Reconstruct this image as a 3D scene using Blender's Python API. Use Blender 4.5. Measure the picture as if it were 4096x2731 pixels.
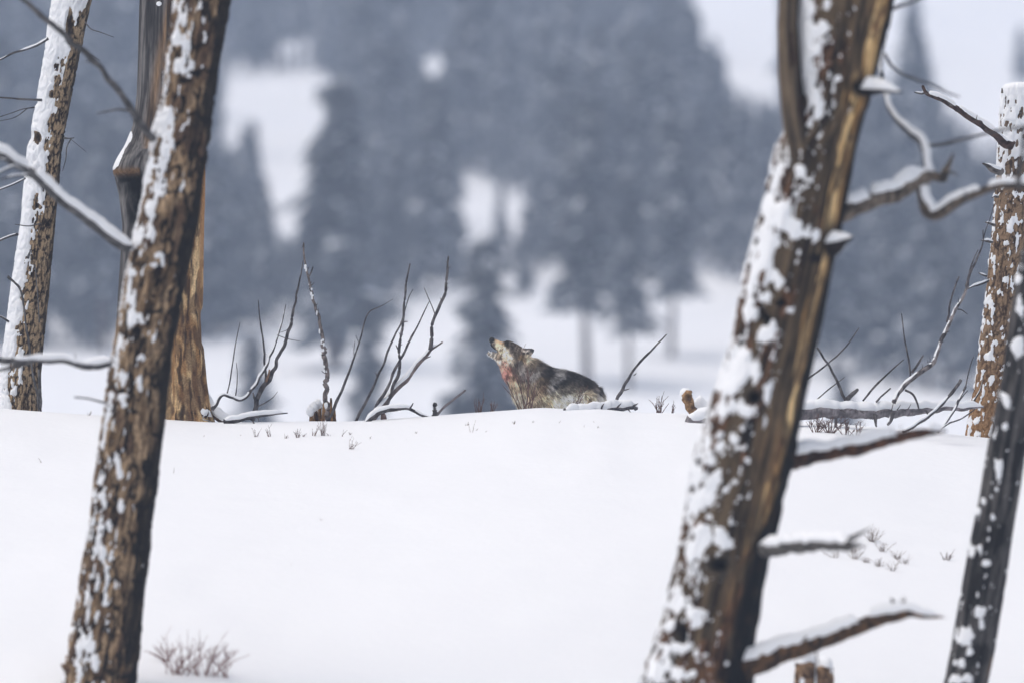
import bpy, math, random
import numpy as np
from math import radians
from mathutils import Vector

for _o in list(bpy.data.objects):
    bpy.data.objects.remove(_o)
scene = bpy.context.scene
rng = np.random.default_rng(7)
random.seed(7)

# ------------------------------------------------------------------ camera, sky, sun, exposure
CAM_Z = 5.0
WOLF_D = 102.2
cam_data = bpy.data.cameras.new("camera")
cam_data.lens = 300.0
cam_data.sensor_width = 36.0
cam_data.clip_start = 0.5
cam_data.clip_end = 4000.0
cam_data.dof.use_dof = True
cam_data.dof.focus_distance = 100.8
cam_data.dof.aperture_fstop = 1.15
cam = bpy.data.objects.new("camera", cam_data)
scene.collection.objects.link(cam)
cam.location = (0, 0, CAM_Z)
cam.rotation_euler = (radians(90), 0, 0)
scene.camera = cam

SUN_EL, SUN_AZ = radians(68), radians(256)      # azimuth clockwise from +Y: light from the left, a little from the camera's side
world = bpy.data.worlds.new("World")
scene.world = world
world.use_nodes = True
wn = world.node_tree
wn.nodes.clear()
sky = wn.nodes.new("ShaderNodeTexSky")
sky.sky_type = 'NISHITA'
sky.sun_disc = False
sky.sun_elevation = SUN_EL
sky.sun_rotation = SUN_AZ
sky.air_density = 1.0
sky.dust_density = 6.0
sky.ozone_density = 1.0
hsv = wn.nodes.new("ShaderNodeHueSaturation")     # an overcast sky: almost colourless
hsv.inputs['Saturation'].default_value = 0.85
bg = wn.nodes.new("ShaderNodeBackground")
bg.inputs['Strength'].default_value = 0.13
wout = wn.nodes.new("ShaderNodeOutputWorld")
wn.links.new(sky.outputs[0], hsv.inputs['Color'])
wn.links.new(hsv.outputs[0], bg.inputs['Color'])
wn.links.new(bg.outputs[0], wout.inputs['Surface'])

sun_data = bpy.data.lights.new("sun", 'SUN')
sun_data.energy = 1.15
sun_data.angle = radians(95)
sun_data.color = (1.0, 0.985, 0.94)
sun = bpy.data.objects.new("sun", sun_data)
scene.collection.objects.link(sun)
sun_dir = Vector((math.sin(SUN_AZ) * math.cos(SUN_EL), math.cos(SUN_AZ) * math.cos(SUN_EL), math.sin(SUN_EL)))
sun.rotation_euler = (-sun_dir).to_track_quat('-Z', 'Y').to_euler()
sun.location = sun_dir * 60

vs = scene.view_settings
vs.view_transform = 'Standard'
vs.look = 'None'
vs.exposure = -0.10
vs.gamma = 1.0
vs.use_curve_mapping = False
scene.render.engine = 'CYCLES'
scene.cycles.use_denoising = True
scene.cycles.max_bounces = 5
scene.cycles.diffuse_bounces = 3
scene.cycles.volume_bounces = 1
scene.cycles.transparent_max_bounces = 4

# ------------------------------------------------------------------ helpers
W = 4096.0
FS = 2.5                                      # the far hillside lies half a kilometre to a kilometre and more away
K = 0.12                                      # frame width per metre of distance (36 mm / 300 mm)


def P(px, py, d):
    """photograph coordinates (4096 wide) at distance d -> world"""
    return np.array([(px - 2048.0) / W * K * d, d, CAM_Z - (py - 1365.5) / W * K * d])


def mpp(d):
    return K * d / W                          # metres per photograph pixel


def lin(r, g, b):
    c = np.array([r, g, b], float) / 255.0
    return np.where(c <= 0.04045, c / 12.92, ((c + 0.055) / 1.055) ** 2.4)


_T = rng.random((64, 64, 64))


def vnoise(x, y, z):
    x, y, z = np.broadcast_arrays(np.asarray(x, float), np.asarray(y, float), np.asarray(z, float))
    xi, yi, zi = np.floor(x).astype(int), np.floor(y).astype(int), np.floor(z).astype(int)
    fx, fy, fz = x - xi, y - yi, z - zi
    fx, fy, fz = fx * fx * (3 - 2 * fx), fy * fy * (3 - 2 * fy), fz * fz * (3 - 2 * fz)
    x0, y0, z0 = xi & 63, yi & 63, zi & 63
    x1, y1, z1 = (xi + 1) & 63, (yi + 1) & 63, (zi + 1) & 63
    a = _T[x0, y0, z0] * (1 - fx) + _T[x1, y0, z0] * fx
    b = _T[x0, y1, z0] * (1 - fx) + _T[x1, y1, z0] * fx
    c = _T[x0, y0, z1] * (1 - fx) + _T[x1, y0, z1] * fx
    e = _T[x0, y1, z1] * (1 - fx) + _T[x1, y1, z1] * fx
    return (a * (1 - fy) + b * fy) * (1 - fz) + (c * (1 - fy) + e * fy) * fz


def fbm(x, y, z, o=4):
    s, a, t = 0.0, 1.0, 0.0
    for i in range(o):
        s = s + a * vnoise(x * 2 ** i + 17.3 * i, y * 2 ** i + 5.1 * i, z * 2 ** i + 9.7 * i)
        t += a
        a *= 0.5
    return s / t


def sstep(a, b, x):
    t = np.clip((x - a) / (b - a), 0, 1)
    return t * t * (3 - 2 * t)


def mixc(a, b, f):
    f = np.asarray(f)[..., None]
    return a * (1 - f) + b * f


COLL = scene.collection


def new_mesh(name, verts, faces, mat, cols=None, smooth=True):
    """faces: (n,3) or (n,4) int array, or a list of such arrays"""
    verts = np.asarray(verts, np.float32).reshape(-1, 3)
    fl = faces if isinstance(faces, list) else [faces]
    fl = [np.asarray(f, np.int32) for f in fl if len(f)]
    me = bpy.data.meshes.new(name)
    nl = sum(f.size for f in fl)
    nf = sum(len(f) for f in fl)
    me.vertices.add(len(verts))
    me.vertices.foreach_set("co", verts.ravel())
    me.loops.add(nl)
    me.loops.foreach_set("vertex_index", np.concatenate([f.ravel() for f in fl]))
    me.polygons.add(nf)
    tot = np.concatenate([np.full(len(f), f.shape[1], np.int32) for f in fl])
    st = np.concatenate([[0], np.cumsum(tot)[:-1]]).astype(np.int32)
    me.polygons.foreach_set("loop_start", st)
    me.polygons.foreach_set("use_smooth", np.full(nf, smooth))
    me.update(calc_edges=True)
    me.validate()
    if cols is not None:
        at = me.attributes.new("col", 'FLOAT_COLOR', 'POINT')
        c4 = np.ones((len(verts), 4), np.float32)
        c4[:, :3] = np.clip(np.asarray(cols).reshape(-1, 3), 0, 1)
        at.data.foreach_set("color", c4.ravel())
    if mat:
        me.materials.append(mat)
    return me


def link(name, me, parent=None, loc=None):
    o = bpy.data.objects.new(name, me)
    COLL.objects.link(o)
    if loc is not None:
        o.location = loc
    if parent is not None:
        o.parent = parent
    return o


def wpos(o):
    p = np.array(o.location)
    while o.parent is not None:
        o = o.parent
        p = p + np.array(o.location)
    return p


def mk(name, verts, faces, mat, parent=None, cols=None, smooth=True):
    """mesh object from world coordinates under parent (an Empty or another mesh)"""
    v = np.asarray(verts, float).reshape(-1, 3)
    if parent is not None:
        v = v - wpos(parent)
        return link(name, new_mesh(name, v, faces, mat, cols, smooth), parent)
    c = np.array([v[:, 0].mean(), v[:, 1].mean(), v[:, 2].min()])
    return link(name, new_mesh(name, v - c, faces, mat, cols, smooth), None, c)


def thing(name, loc, label, cat, group=None):
    o = bpy.data.objects.new(name, None)
    o.empty_display_size = 0.2
    COLL.objects.link(o)
    o.location = tuple(loc)
    o["label"] = label
    o["category"] = cat
    if group:
        o["group"] = group
    return o


def catmull(pts, n):
    pts = np.asarray(pts, float)
    if len(pts) == 2:
        t = np.linspace(0, 1, n)[:, None]
        return pts[0] * (1 - t) + pts[1] * t
    q = np.vstack([2 * pts[0] - pts[1], pts, 2 * pts[-1] - pts[-2]])
    seg = np.linalg.norm(np.diff(pts[:, :3], axis=0), axis=1)
    cum = np.concatenate([[0], np.cumsum(seg)])
    out = []
    for s in np.linspace(0, cum[-1], n):
        i = min(np.searchsorted(cum, s, 'right') - 1, len(seg) - 1)
        t = (s - cum[i]) / max(seg[i], 1e-9)
        p0, p1, p2, p3 = q[i], q[i + 1], q[i + 2], q[i + 3]
        out.append(0.5 * (2 * p1 + (p2 - p0) * t + (2 * p0 - 5 * p1 + 4 * p2 - p3) * t * t + (3 * p1 - p0 - 3 * p2 + p3) * t ** 3))
    return np.array(out)


def grid_faces(nr, nc, wrap=True):
    i = np.arange(nr - 1)[:, None]
    j = np.arange(nc if wrap else nc - 1)[None, :]
    j2 = (j + 1) % nc
    return np.stack([i * nc + j, i * nc + j2, (i + 1) * nc + j2, (i + 1) * nc + j], -1).reshape(-1, 4)


def frames(path):
    t = np.gradient(path, axis=0)
    t /= np.linalg.norm(t, axis=1)[:, None] + 1e-9
    up = np.array([0, 0, 1.0])
    side = np.cross(t, up)
    flat = np.linalg.norm(side, axis=1) < 0.15
    side[flat] = np.cross(t[flat], np.array([0, 1.0, 0]))
    side /= np.linalg.norm(side, axis=1)[:, None] + 1e-9
    nrm = np.cross(side, t)
    nrm[nrm[:, 2] < 0] *= -1
    return t, side, nrm


def tube_geo(path, rad, ns=9, rough=0.12, freq=14.0, cap=True):
    path = np.asarray(path)
    rad = np.asarray(rad)
    t, sd, nm = frames(path)
    th = np.linspace(0, 2 * np.pi, ns, endpoint=False)
    off = np.cos(th)[None, :, None] * sd[:, None, :] + np.sin(th)[None, :, None] * nm[:, None, :]
    base = path[:, None, :] + off * rad[:, None, None]
    n = fbm(base[..., 0] * freq, base[..., 1] * freq, base[..., 2] * freq, 3) - 0.5
    v = path[:, None, :] + off * (rad[:, None] * (1 + 2 * rough * n))[..., None]
    verts = v.reshape(-1, 3)
    faces = [grid_faces(len(path), ns)]
    if cap:
        a, b = len(verts), len(verts) + 1
        verts = np.vstack([verts, path[0] - t[0] * rad[0] * 0.3, path[-1] + t[-1] * rad[-1] * 0.6])
        j = np.arange(ns)
        k = (j + 1) % ns
        l = (len(path) - 1) * ns
        faces.append(np.stack([np.full(ns, a), k, j], -1))
        faces.append(np.stack([np.full(ns, b), l + j, l + k], -1))
    return verts, faces


def branch_cols(v, dark, light, f=30.0, seed=0.0, stretch=(1, 1, 1)):
    n = fbm(v[:, 0] * f * stretch[0] + seed, v[:, 1] * f * stretch[1], v[:, 2] * f * stretch[2], 3)
    return mixc(np.asarray(dark), np.asarray(light), sstep(0.3, 0.7, n))


def px_path(pts, d, dd=(0, 0), step=0.035):
    """photograph polyline -> smooth world path; dd = depth offset at start and end"""
    pts = np.asarray(pts, float)
    s = np.concatenate([[0], np.cumsum(np.linalg.norm(np.diff(pts[:, :2], axis=0), axis=1))])
    f = s / s[-1]
    dep = d + dd[0] + (dd[1] - dd[0]) * f
    w = np.array([P(p[0], p[1], q) for p, q in zip(pts, dep)])
    L = np.linalg.norm(np.diff(w, axis=0), axis=1).sum()
    n = max(5, int(L / step))
    return catmull(w, n)


def snow_cap(path, rad, h, seed=0.0, cover=0.25, width=1.0, ends=True):
    """snow lying along the top of a limb: an arched ridge that thins out and breaks here and there"""
    t, sd, nm = frames(path)
    n = len(path)
    s = np.concatenate([[0], np.cumsum(np.linalg.norm(np.diff(path, axis=0), axis=1))])
    k = fbm(s * 3.1 + seed, seed * 1.7 + s * 0, s * 0.0 + seed, 3)
    k2 = fbm(s * 16 + seed, seed + s * 0, s * 0.0 + 3.3, 2)
    k3 = vnoise(s * 7.5 + seed, seed * 0.3 + s * 0, s * 0.0 + 8.1)
    hh = h * np.clip((k - cover) * 2.6, -0.4, 1.15) * (0.62 + 0.5 * k2 + 0.35 * k3) * np.where((k3 < 0.14) & (cover > -0.2), 0.0, 1.0)
    hh = hh * np.clip(np.abs(t[:, 0]) * 1.6 + np.abs(t[:, 1]) * 1.6, 0, 1)
    hh = np.where(hh > 0, hh, -0.01)
    if ends:
        hh *= sstep(-0.01, 0.08, s) * sstep(-0.02, 0.16, s[-1] - s)
    na = 9
    al = np.linspace(-1.25, 1.25, na) * width
    verts = np.zeros((n, na + 1, 3))
    upv = np.zeros((n, 3))
    upv[:, 2] = 1
    for j, a in enumerate(al):
        prof = max(0.0, math.cos(a / (1.25 * width) * math.pi / 2)) ** 0.6
        dirv = math.sin(a) * sd + math.cos(a) * nm
        jit = 1 + 0.25 * (vnoise(s * 22 + j * 3.1, seed + s * 0, s * 0 + j) - 0.5)
        verts[:, j] = path + dirv * (rad * 1.0 - 0.002)[:, None] + (dirv * 0.35 + upv * 0.65) * (hh * prof * jit)[:, None]
    verts[:, na] = path
    on = hh > 0.002
    runs, a0 = [], None
    for i in range(n + 1):
        if i < n and on[i]:
            a0 = i if a0 is None else a0
        elif a0 is not None:
            lo, hi = max(a0 - 1, 0), min(i + 1, n)
            if hi - lo >= 4:
                vv = verts[lo:hi].reshape(-1, 3)
                m = na + 1
                j = np.arange(1, m - 1)
                l = (hi - lo - 1) * m
                runs.append((vv, [grid_faces(hi - lo, m), np.stack([0 * j, j, j + 1], -1)[:, ::-1], np.stack([0 * j + l, l + j, l + j + 1], -1)]))
            a0 = None
    return runs


# ------------------------------------------------------------------ materials
def material(name):
    m = bpy.data.materials.new(name)
    m.use_nodes = True
    nt = m.node_tree
    return m, nt, nt.nodes["Principled BSDF"]


def add_bump(nt, bsdf, scale, strength, dist, detail=4, stretch=None):
    tc = nt.nodes.new("ShaderNodeNewGeometry")
    src = tc.outputs['Position']
    if stretch:
        mp = nt.nodes.new("ShaderNodeMapping")
        mp.inputs['Scale'].default_value = stretch
        nt.links.new(src, mp.inputs[0])
        src = mp.outputs[0]
    no = nt.nodes.new("ShaderNodeTexNoise")
    no.inputs['Scale'].default_value = scale
    no.inputs['Detail'].default_value = detail
    nt.links.new(src, no.inputs['Vector'])
    b = nt.nodes.new("ShaderNodeBump")
    b.inputs['Strength'].default_value = strength
    b.inputs['Distance'].default_value = dist
    nt.links.new(no.outputs[0], b.inputs['Height'])
    nt.links.new(b.outputs[0], bsdf.inputs['Normal'])
    return no


def mat_snow():
    m, nt, b = material("snow")
    b.inputs['Base Color'].default_value = (0.87, 0.885, 0.905, 1)
    b.inputs['Roughness'].default_value = 0.75
    b.inputs['Specular IOR Level'].default_value = 0.2
    add_bump(nt, b, 9.0, 0.25, 0.03, 5)
    return m


def mat_col(name, rough, vary, bump_scale, bump, dist, stretch=None, spec=0.15):
    """colour from the mesh's own 'col' attribute, broken up by fine noise"""
    m, nt, b = material(name)
    at = nt.nodes.new("ShaderNodeAttribute")
    at.attribute_name = "col"
    no = add_bump(nt, b, bump_scale, bump, dist, 5, stretch)
    mr = nt.nodes.new("ShaderNodeMapRange")
    mr.inputs['From Min'].default_value = 0.3
    mr.inputs['From Max'].default_value = 0.7
    mr.inputs['To Min'].default_value = 1 - vary
    mr.inputs['To Max'].default_value = 1 + vary
    nt.links.new(no.outputs[0], mr.inputs[0])
    mu = nt.nodes.new("ShaderNodeVectorMath")
    mu.operation = 'SCALE'
    nt.links.new(at.outputs['Color'], mu.inputs[0])
    nt.links.new(mr.outputs[0], mu.inputs['Scale'])
    nt.links.new(mu.outputs[0], b.inputs['Base Color'])
    b.inputs['Roughness'].default_value = rough
    b.inputs['Specular IOR Level'].default_value = spec
    return m


def mat_plain(name, col, col2, scale, rough=0.9, spec=0.15):
    m, nt, b = material(name)
    no = add_bump(nt, b, scale, 0.3, 0.01)
    r = nt.nodes.new("ShaderNodeMixRGB")
    r.inputs[1].default_value = (*col, 1)
    r.inputs[2].default_value = (*col2, 1)
    nt.links.new(no.outputs[0], r.inputs[0])
    nt.links.new(r.outputs[0], b.inputs['Base Color'])
    b.inputs['Roughness'].default_value = rough
    b.inputs['Specular IOR Level'].default_value = spec
    return m


M_SNOW = mat_snow()
M_BARK = mat_col("bark", 0.95, 0.35, 60.0, 0.5, 0.01)
M_WOOD = mat_col("weathered_wood", 0.9, 0.30, 45.0, 0.4, 0.008, (1, 1, 0.15))
M_FUR = mat_col("wolf_fur", 0.85, 0.12, 90.0, 0.2, 0.004)
M_TWIG = mat_plain("red_brown_twig", lin(86, 68, 64), lin(122, 98, 90), 20)
M_RED = mat_plain("red_twig", lin(104, 66, 62), lin(142, 98, 90), 20)
M_DRY = mat_plain("dry_stalk", lin(110, 96, 88), lin(150, 136, 126), 20)
M_NEEDLE = mat_plain("conifer_needles", (0.115, 0.130, 0.148), (0.215, 0.236, 0.262), 1)
M_TRUNK = mat_plain("conifer_trunk", lin(70, 60, 55), lin(105, 92, 84), 5)
M_BLACK = mat_plain("wet_black_skin", (0.012, 0.012, 0.013), (0.02, 0.02, 0.022), 60, 0.45, 0.4)

# ------------------------------------------------------------------ snow ground: near slope, crest, dip, far hillside
CREST_PX = np.array([-3000, -900, 0, 100, 300, 660, 860, 1000, 1240, 1400, 1600, 1800, 2000, 2100, 2165, 2260, 2400, 2520, 2640, 2760, 2900,
                     3050, 3200, 3320, 3420, 3600, 3760, 3950, 4096, 5000, 7000], float)
CREST_PY = np.array([1560, 1600, 1632, 1640, 1654, 1675, 1687, 1688, 1683, 1684, 1671, 1656, 1642, 1634, 1628, 1634, 1630, 1647, 1650, 1652, 1665,
                     1680, 1685, 1688, 1700, 1716, 1730, 1750, 1765, 1800, 1780], float)
_cx = (CREST_PX - 2048) / W * K * 100.0
_cz = CAM_Z - (CREST_PY - 1365.5) / W * K * 100.0
_fx = np.linspace(-14, 16, 1500)
_fz = np.interp(_fx, _cx, _cz)
_k = np.exp(-np.linspace(-2.2, 2.2, 25) ** 2)
_fz = np.convolve(np.pad(_fz, 12, mode='edge'), _k / _k.sum(), 'valid')


_k2 = np.exp(-np.linspace(-2.2, 2.2, 301) ** 2)
_fs = np.convolve(np.pad(_fz, 150, mode='edge'), _k2 / _k2.sum(), 'valid')


def crest(x, far=0.0):
    """height of the crest; its small bumps fade out down the slope"""
    return np.interp(x, _fx, _fz) * (1 - far) + np.interp(x, _fx, _fs) * far


def ground(x, d):
    x = np.asarray(x, float)
    d = np.asarray(d, float)
    u = d - 100.0
    c = crest(x * 100.0 / np.maximum(d, 60.0), sstep(0.4, 7.0, np.abs(u)))
    near = c - 0.185 * (np.sqrt(u * u + 2.2 ** 2) - 2.2)
    near = np.maximum(near, -1.0) * sstep(-5, 62, d) + (3.3) * (1 - sstep(-5, 62, d))
    near = near + 0.22 * (fbm(x * 0.30 + 3, d * 0.16, 0 * x, 3) - 0.5) * sstep(0.3, 4, -u)
    near = near + 0.05 * (fbm(x * 1.3, d * 0.8 + 9, 0 * x + 2, 3) - 0.5) * sstep(-0.5, 2, -u)
    near = near + 0.022 * (fbm(x * 0.9 + 1.5 * fbm(x * 0.2, d * 0.2, 0 * x + 7, 2), d * 2.6, 0 * x + 4, 2) - 0.5) * sstep(0.5, 3, -u)
    far1 = c - 0.36 * (np.sqrt(np.maximum(u, 0) ** 2 + 1.7 ** 2) - 1.7)
    far1 = np.maximum(far1, 0.4)
    dn, xn = d, x
    x, d = x / FS, d / FS
    hill = 3.55 + 0.08 * (d - 190) + 1.1 * (fbm(x * 0.03 + 5, d * 0.02, 0 * x, 3) - 0.5) * sstep(190, 260, d) \
        + 0.55 * (fbm(x * 0.16 + 5, d * 0.09, 0 * x, 2) - 0.5)
    hill = np.where(d > 600, 3.55 + 0.08 * 410 + (d - 600) * 0.02, hill)
    hill = np.maximum(CAM_Z + FS * (hill - CAM_Z), -9.0)
    x, d = xn, dn
    t = sstep(122, 400, d)
    farz = far1 * (1 - t) + hill * t
    return np.where(u < 0, near, farz)


xs = np.unique(np.concatenate([np.linspace(-1500, -160, 32), np.linspace(-160, -9, 60), np.arange(-9, 9.01, 0.09), np.linspace(9, 160, 60), np.linspace(160, 1500, 32)]))
ds = np.unique(np.concatenate([np.linspace(-60, 60, 41), np.linspace(60, 78, 40), np.arange(78, 106, 0.12), np.linspace(106, 480, 150), np.linspace(480, 1100, 130), np.linspace(1100, 2250, 40)]))
XX, DD = np.meshgrid(xs, ds)
gv = np.stack([XX, DD, ground(XX, DD)], -1).reshape(-1, 3)
g = link("snow_ground", new_mesh("snow_ground", gv, grid_faces(len(ds), len(xs), False), M_SNOW))
g["kind"] = "structure"
g["label"] = "smooth snow slope rising to a crest with a snowy hillside behind"


_PROF = {}


def ground_hit(px, py, d0=150.0 * FS, d1=600.0 * FS):
    """distance of the far ground seen at this place of the photograph"""
    key = int(round(px / 16))
    if key not in _PROF:
        dd = np.linspace(d0, d1, 260)
        gz = ground((key * 16 - 2048) / W * K * dd, dd)
        _PROF[key] = (dd, np.minimum.accumulate(1365.5 - (gz - CAM_Z) / (K * dd) * W))
    dd, pp = _PROF[key]
    return float(np.interp(-py, -pp, dd))


# ------------------------------------------------------------------ far hillside forest
def conifer_proto(seed, spread, bare, nb, white):
    r = np.random.default_rng(seed)
    fol_v, fol_f, sn_v, sn_f = [], [], [], []
    for b in range(nb):
        h = bare + (1 - bare) * (b + r.random()) / nb
        env = spread * ((1 - h) / (1 - bare)) ** 0.75 * (0.40 + 0.85 * r.random()) + 0.008
        env *= 0.72 + 0.56 * math.sin(h * 19 + seed * 2.1) ** 2
        if h < bare + 0.1:
            env *= 0.55 + 0.45 * r.random()
        az = r.random() * 2 * np.pi
        dirv = np.array([np.cos(az), np.sin(az), 0])
        sd = np.array([-np.sin(az), np.cos(az), 0])
        rise = 0.25 * (h - 0.5)
        m = 5 + int(env / spread * 9)
        for k in range(m):
            f = (k + 0.6) / m
            c = dirv * env * f + np.array([0, 0, h + rise * env * f - 0.55 * env * f * f]) + sd * (r.random() - 0.5) * env * 0.55 + (r.random(3) - 0.5) * 0.012
            a = (0.014 + 0.014 * r.random())
            e1 = dirv * a * (1.0 + r.random()) + sd * (r.random() - 0.5) * a - np.array([0, 0, a * (0.4 + 0.6 * r.random())])
            e2 = sd * a * 1.2 + np.array([0, 0, (r.random() - 0.5) * a * 1.4])
            q = np.array([c - e1 - e2 * 0.6, c + e1 * 0.8 - e2, c + e1 * 1.4 + e2 * 0.3, c - e1 * 0.5 + e2])
            i = len(fol_v) * 4
            fol_v.append(q)
            fol_f.append([i, i + 1, i + 2, i + 3])
            if r.random() < white * (0.5 + 1.0 * math.sin(h * 23 + seed) ** 2):
                s = 0.3 + 0.45 * r.random()
                q2 = c + (q - c) * s + np.array([0, 0, 0.006])
                i = len(sn_v) * 4
                sn_v.append(q2)
                sn_f.append([i, i + 1, i + 2, i + 3])
    rows = 10
    hh = np.linspace(-0.04, 0.97, rows)
    path = np.stack([0.006 * np.sin(hh * 7 + seed), 0.006 * np.cos(hh * 5), hh], -1)
    tv, tf = tube_geo(path, 0.014 * (1 - hh) + 0.002, 7, 0.1, 20)
    return (new_mesh("conifer_trunk", tv, tf, M_TRUNK), new_mesh("conifer_crown", np.vstack(fol_v), np.array(fol_f), M_NEEDLE, smooth=False),
            new_mesh("conifer_snow", np.vstack(sn_v), np.array(sn_f), M_SNOW, smooth=False))


PROTO = [conifer_proto(1, 0.145, 0.14, 120, 0.35), conifer_proto(2, 0.125, 0.20, 120, 0.7), conifer_proto(3, 0.17, 0.10, 110, 0.55),
         conifer_proto(4, 0.11, 0.10, 120, 0.75), conifer_proto(5, 0.14, 0.30, 100, 0.4)]
FOREST_LABEL = "snow dusted conifer in the blurred dense forest on the far hillside"


def conifer(x, d, h, kind, label, group=None, wide=1.0):
    z = float(ground(x, d))
    t = thing("conifer_tree", (x, d, z), label, "tree", group)
    t.rotation_euler = (0, 0, random.random() * 6.28)
    for nm, me in zip(("trunk", "crown", "snow"), PROTO[kind]):
        o = link(nm, me, t)
        o.scale = (h * wide, h * wide, h)
        if nm == "snow":
            o["kind"] = "stuff"
    return t


NEAR_TREES = [  # px, base py, top py, prototype, width, label
    (1350, 1480, 330, 0, 1.25, "tall dark blurred conifer with bare lower trunk behind the tall leaning sticks"),
    (1010, 1640, 1340, 2, 1.5, "small blurred conifer low behind the curved dead boughs near the brown stub"),
    (1475, 1640, 1190, 3, 1.2, "narrow blurred young conifer behind the thin stick left of the wolf"),
    (1940, 1650, 960, 2, 1.3, "snowy blurred conifer directly behind the head of the wolf"),
    (2340, 1530, 420, 4, 1.1, "blurred conifer with straight dark trunk above the back of the wolf"),
    (2515, 1560, 700, 4, 1.0, "blurred conifer whose thin trunk stands right of the wolf"),
    (2690, 1430, 480, 4, 1.0, "blurred conifer with dark bare trunk on open snow left of the split trunk"),
    (405, 1410, 500, 4, 1.1, "blurred conifer with reddish bare trunk left of the large bark covered trunk"),
    (3370, 1640, 1470, 2, 1.3, "tiny blurred conifer behind the crossed twigs at the right"),
    (3640, 700, 50, 3, 1.1, "slim blurred conifer on the pale slope right of the split trunk top"),
    (4085, 330, 110, 2, 1.3, "lone blurred conifer on the open snow at the upper right edge"),
    (2750, 640, 20, 1, 1.25, "tall rounded blurred conifer against pale snow left of the split trunk"),
    (1012, 930, 490, 3, 0.9, "small blurred conifer at the left edge of the large open snow patch"),
    (3330, 1500, 700, 1, 1.2, "blurred conifer close right of the split trunk above the fallen log"),
    (3560, 1530, 820, 0, 1.2, "blurred conifer behind the curved grey bough at the right"),
    (3800, 1560, 900, 1, 1.3, "blurred conifer just left of the snow flecked tree at the right edge"),
    (2105, 1190, 830, 3, 1.2, "small blurred conifer on the slope above the raised muzzle of the wolf"),
    (60, 1390, 560, 0, 1.2, "blurred conifer behind the leftmost snow plastered trunk"),
]
for (px, pb, pt, kd, wd, lb) in NEAR_TREES:
    d = ground_hit(px, pb) if pb < 1600 else (172 + (1650 - pb) * 0.3) * FS
    x = (px - 2048) / W * K * d
    h = (pb - pt) * mpp(d) if pb < 1600 else (CAM_Z - (pt - 1365.5) * mpp(d)) - float(ground(x, d))
    conifer(x, d, h, kd, lb, None, wd)

CLEAR = [
    [(880, 300), (960, 288), (1180, 292), (1330, 322), (1318, 400), (1280, 520), (1235, 700), (1195, 860), (1145, 970), (1100, 870), (1070, 680), (1010, 520), (940, 440), (890, 390)],
    [(1868, 700), (1925, 690), (1978, 760), (1970, 900), (1930, 950), (1875, 950), (1855, 880)],
    [(2015, 785), (2070, 790), (2135, 855), (2100, 920), (2040, 880)],
    [(1700, 235), (1765, 230), (1765, 290), (1715, 330)],
    [(2760, 0), (3110, 0), (3110, 420), (2930, 330), (2870, 160)],
    [(3700, 0), (4200, 0), (4200, 560), (3960, 560), (3780, 420), (3700, 200)],
    [(3520, 0), (3610, 0), (3590, 350), (3510, 300)],
    [(905, 450), (960, 500), (945, 620), (905, 560)],
]


def in_poly(x, y, poly):
    c = False
    j = len(poly) - 1
    for i in range(len(poly)):
        xi, yi = poly[i]
        xj, yj = poly[j]
        if (yi > y) != (yj > y) and x < (xj - xi) * (y - yi) / (yj - yi) + xi:
            c = not c
        j = i
    return c


FB_X = [-600, 0, 400, 800, 1100, 1250, 1500, 1800, 2100, 2300, 2500, 2800, 3000, 3200, 3400, 3600, 3800, 4700]
FB_Y = [1400, 1370, 1370, 1330, 1270, 1290, 1200, 1130, 1070, 1040, 1040, 1050, 1090, 1270, 1420, 1500, 1550, 1600]


CR = np.array([[any(in_poly(x, y, c) for c in CLEAR) for x in range(0, 4240, 16)] for y in range(0, 1000, 16)])


def in_clear(x, y):
    i, j = int(round(y / 16)), int(round(x / 16))
    return 0 <= i < CR.shape[0] and 0 <= j < CR.shape[1] and CR[i, j]


def blocked(px, pb, pt, hw):
    for f in np.linspace(0.06, 0.98, 16):
        y = pb + (pt - pb) * f
        w = hw * (1 - f) ** 0.8
        for sx in (-1, -0.75, -0.5, -0.25, 0, 0.25, 0.5, 0.75, 1):
            if in_clear(px + sx * w, y):
                return True
    return False


CELL = 32
GX, GY = np.meshgrid(np.arange(-40, 4140, CELL), np.arange(-10, 1660, CELL))
target = np.array([[(y < np.interp(x, FB_X, FB_Y)) and not in_clear(x, y) for x, y in zip(rx_, ry_)] for rx_, ry_ in zip(GX, GY)])
cover_n = np.where(target, 0.0, 99.0)


def footprint(px, pb, pt, hw):
    f = (GY - pb) / (pt - pb)
    return (f > 0.12) & (f < 1) & (np.abs(GX - px) < hw * np.clip(1 - f, 0, 1) ** 0.8 + 10)


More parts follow.
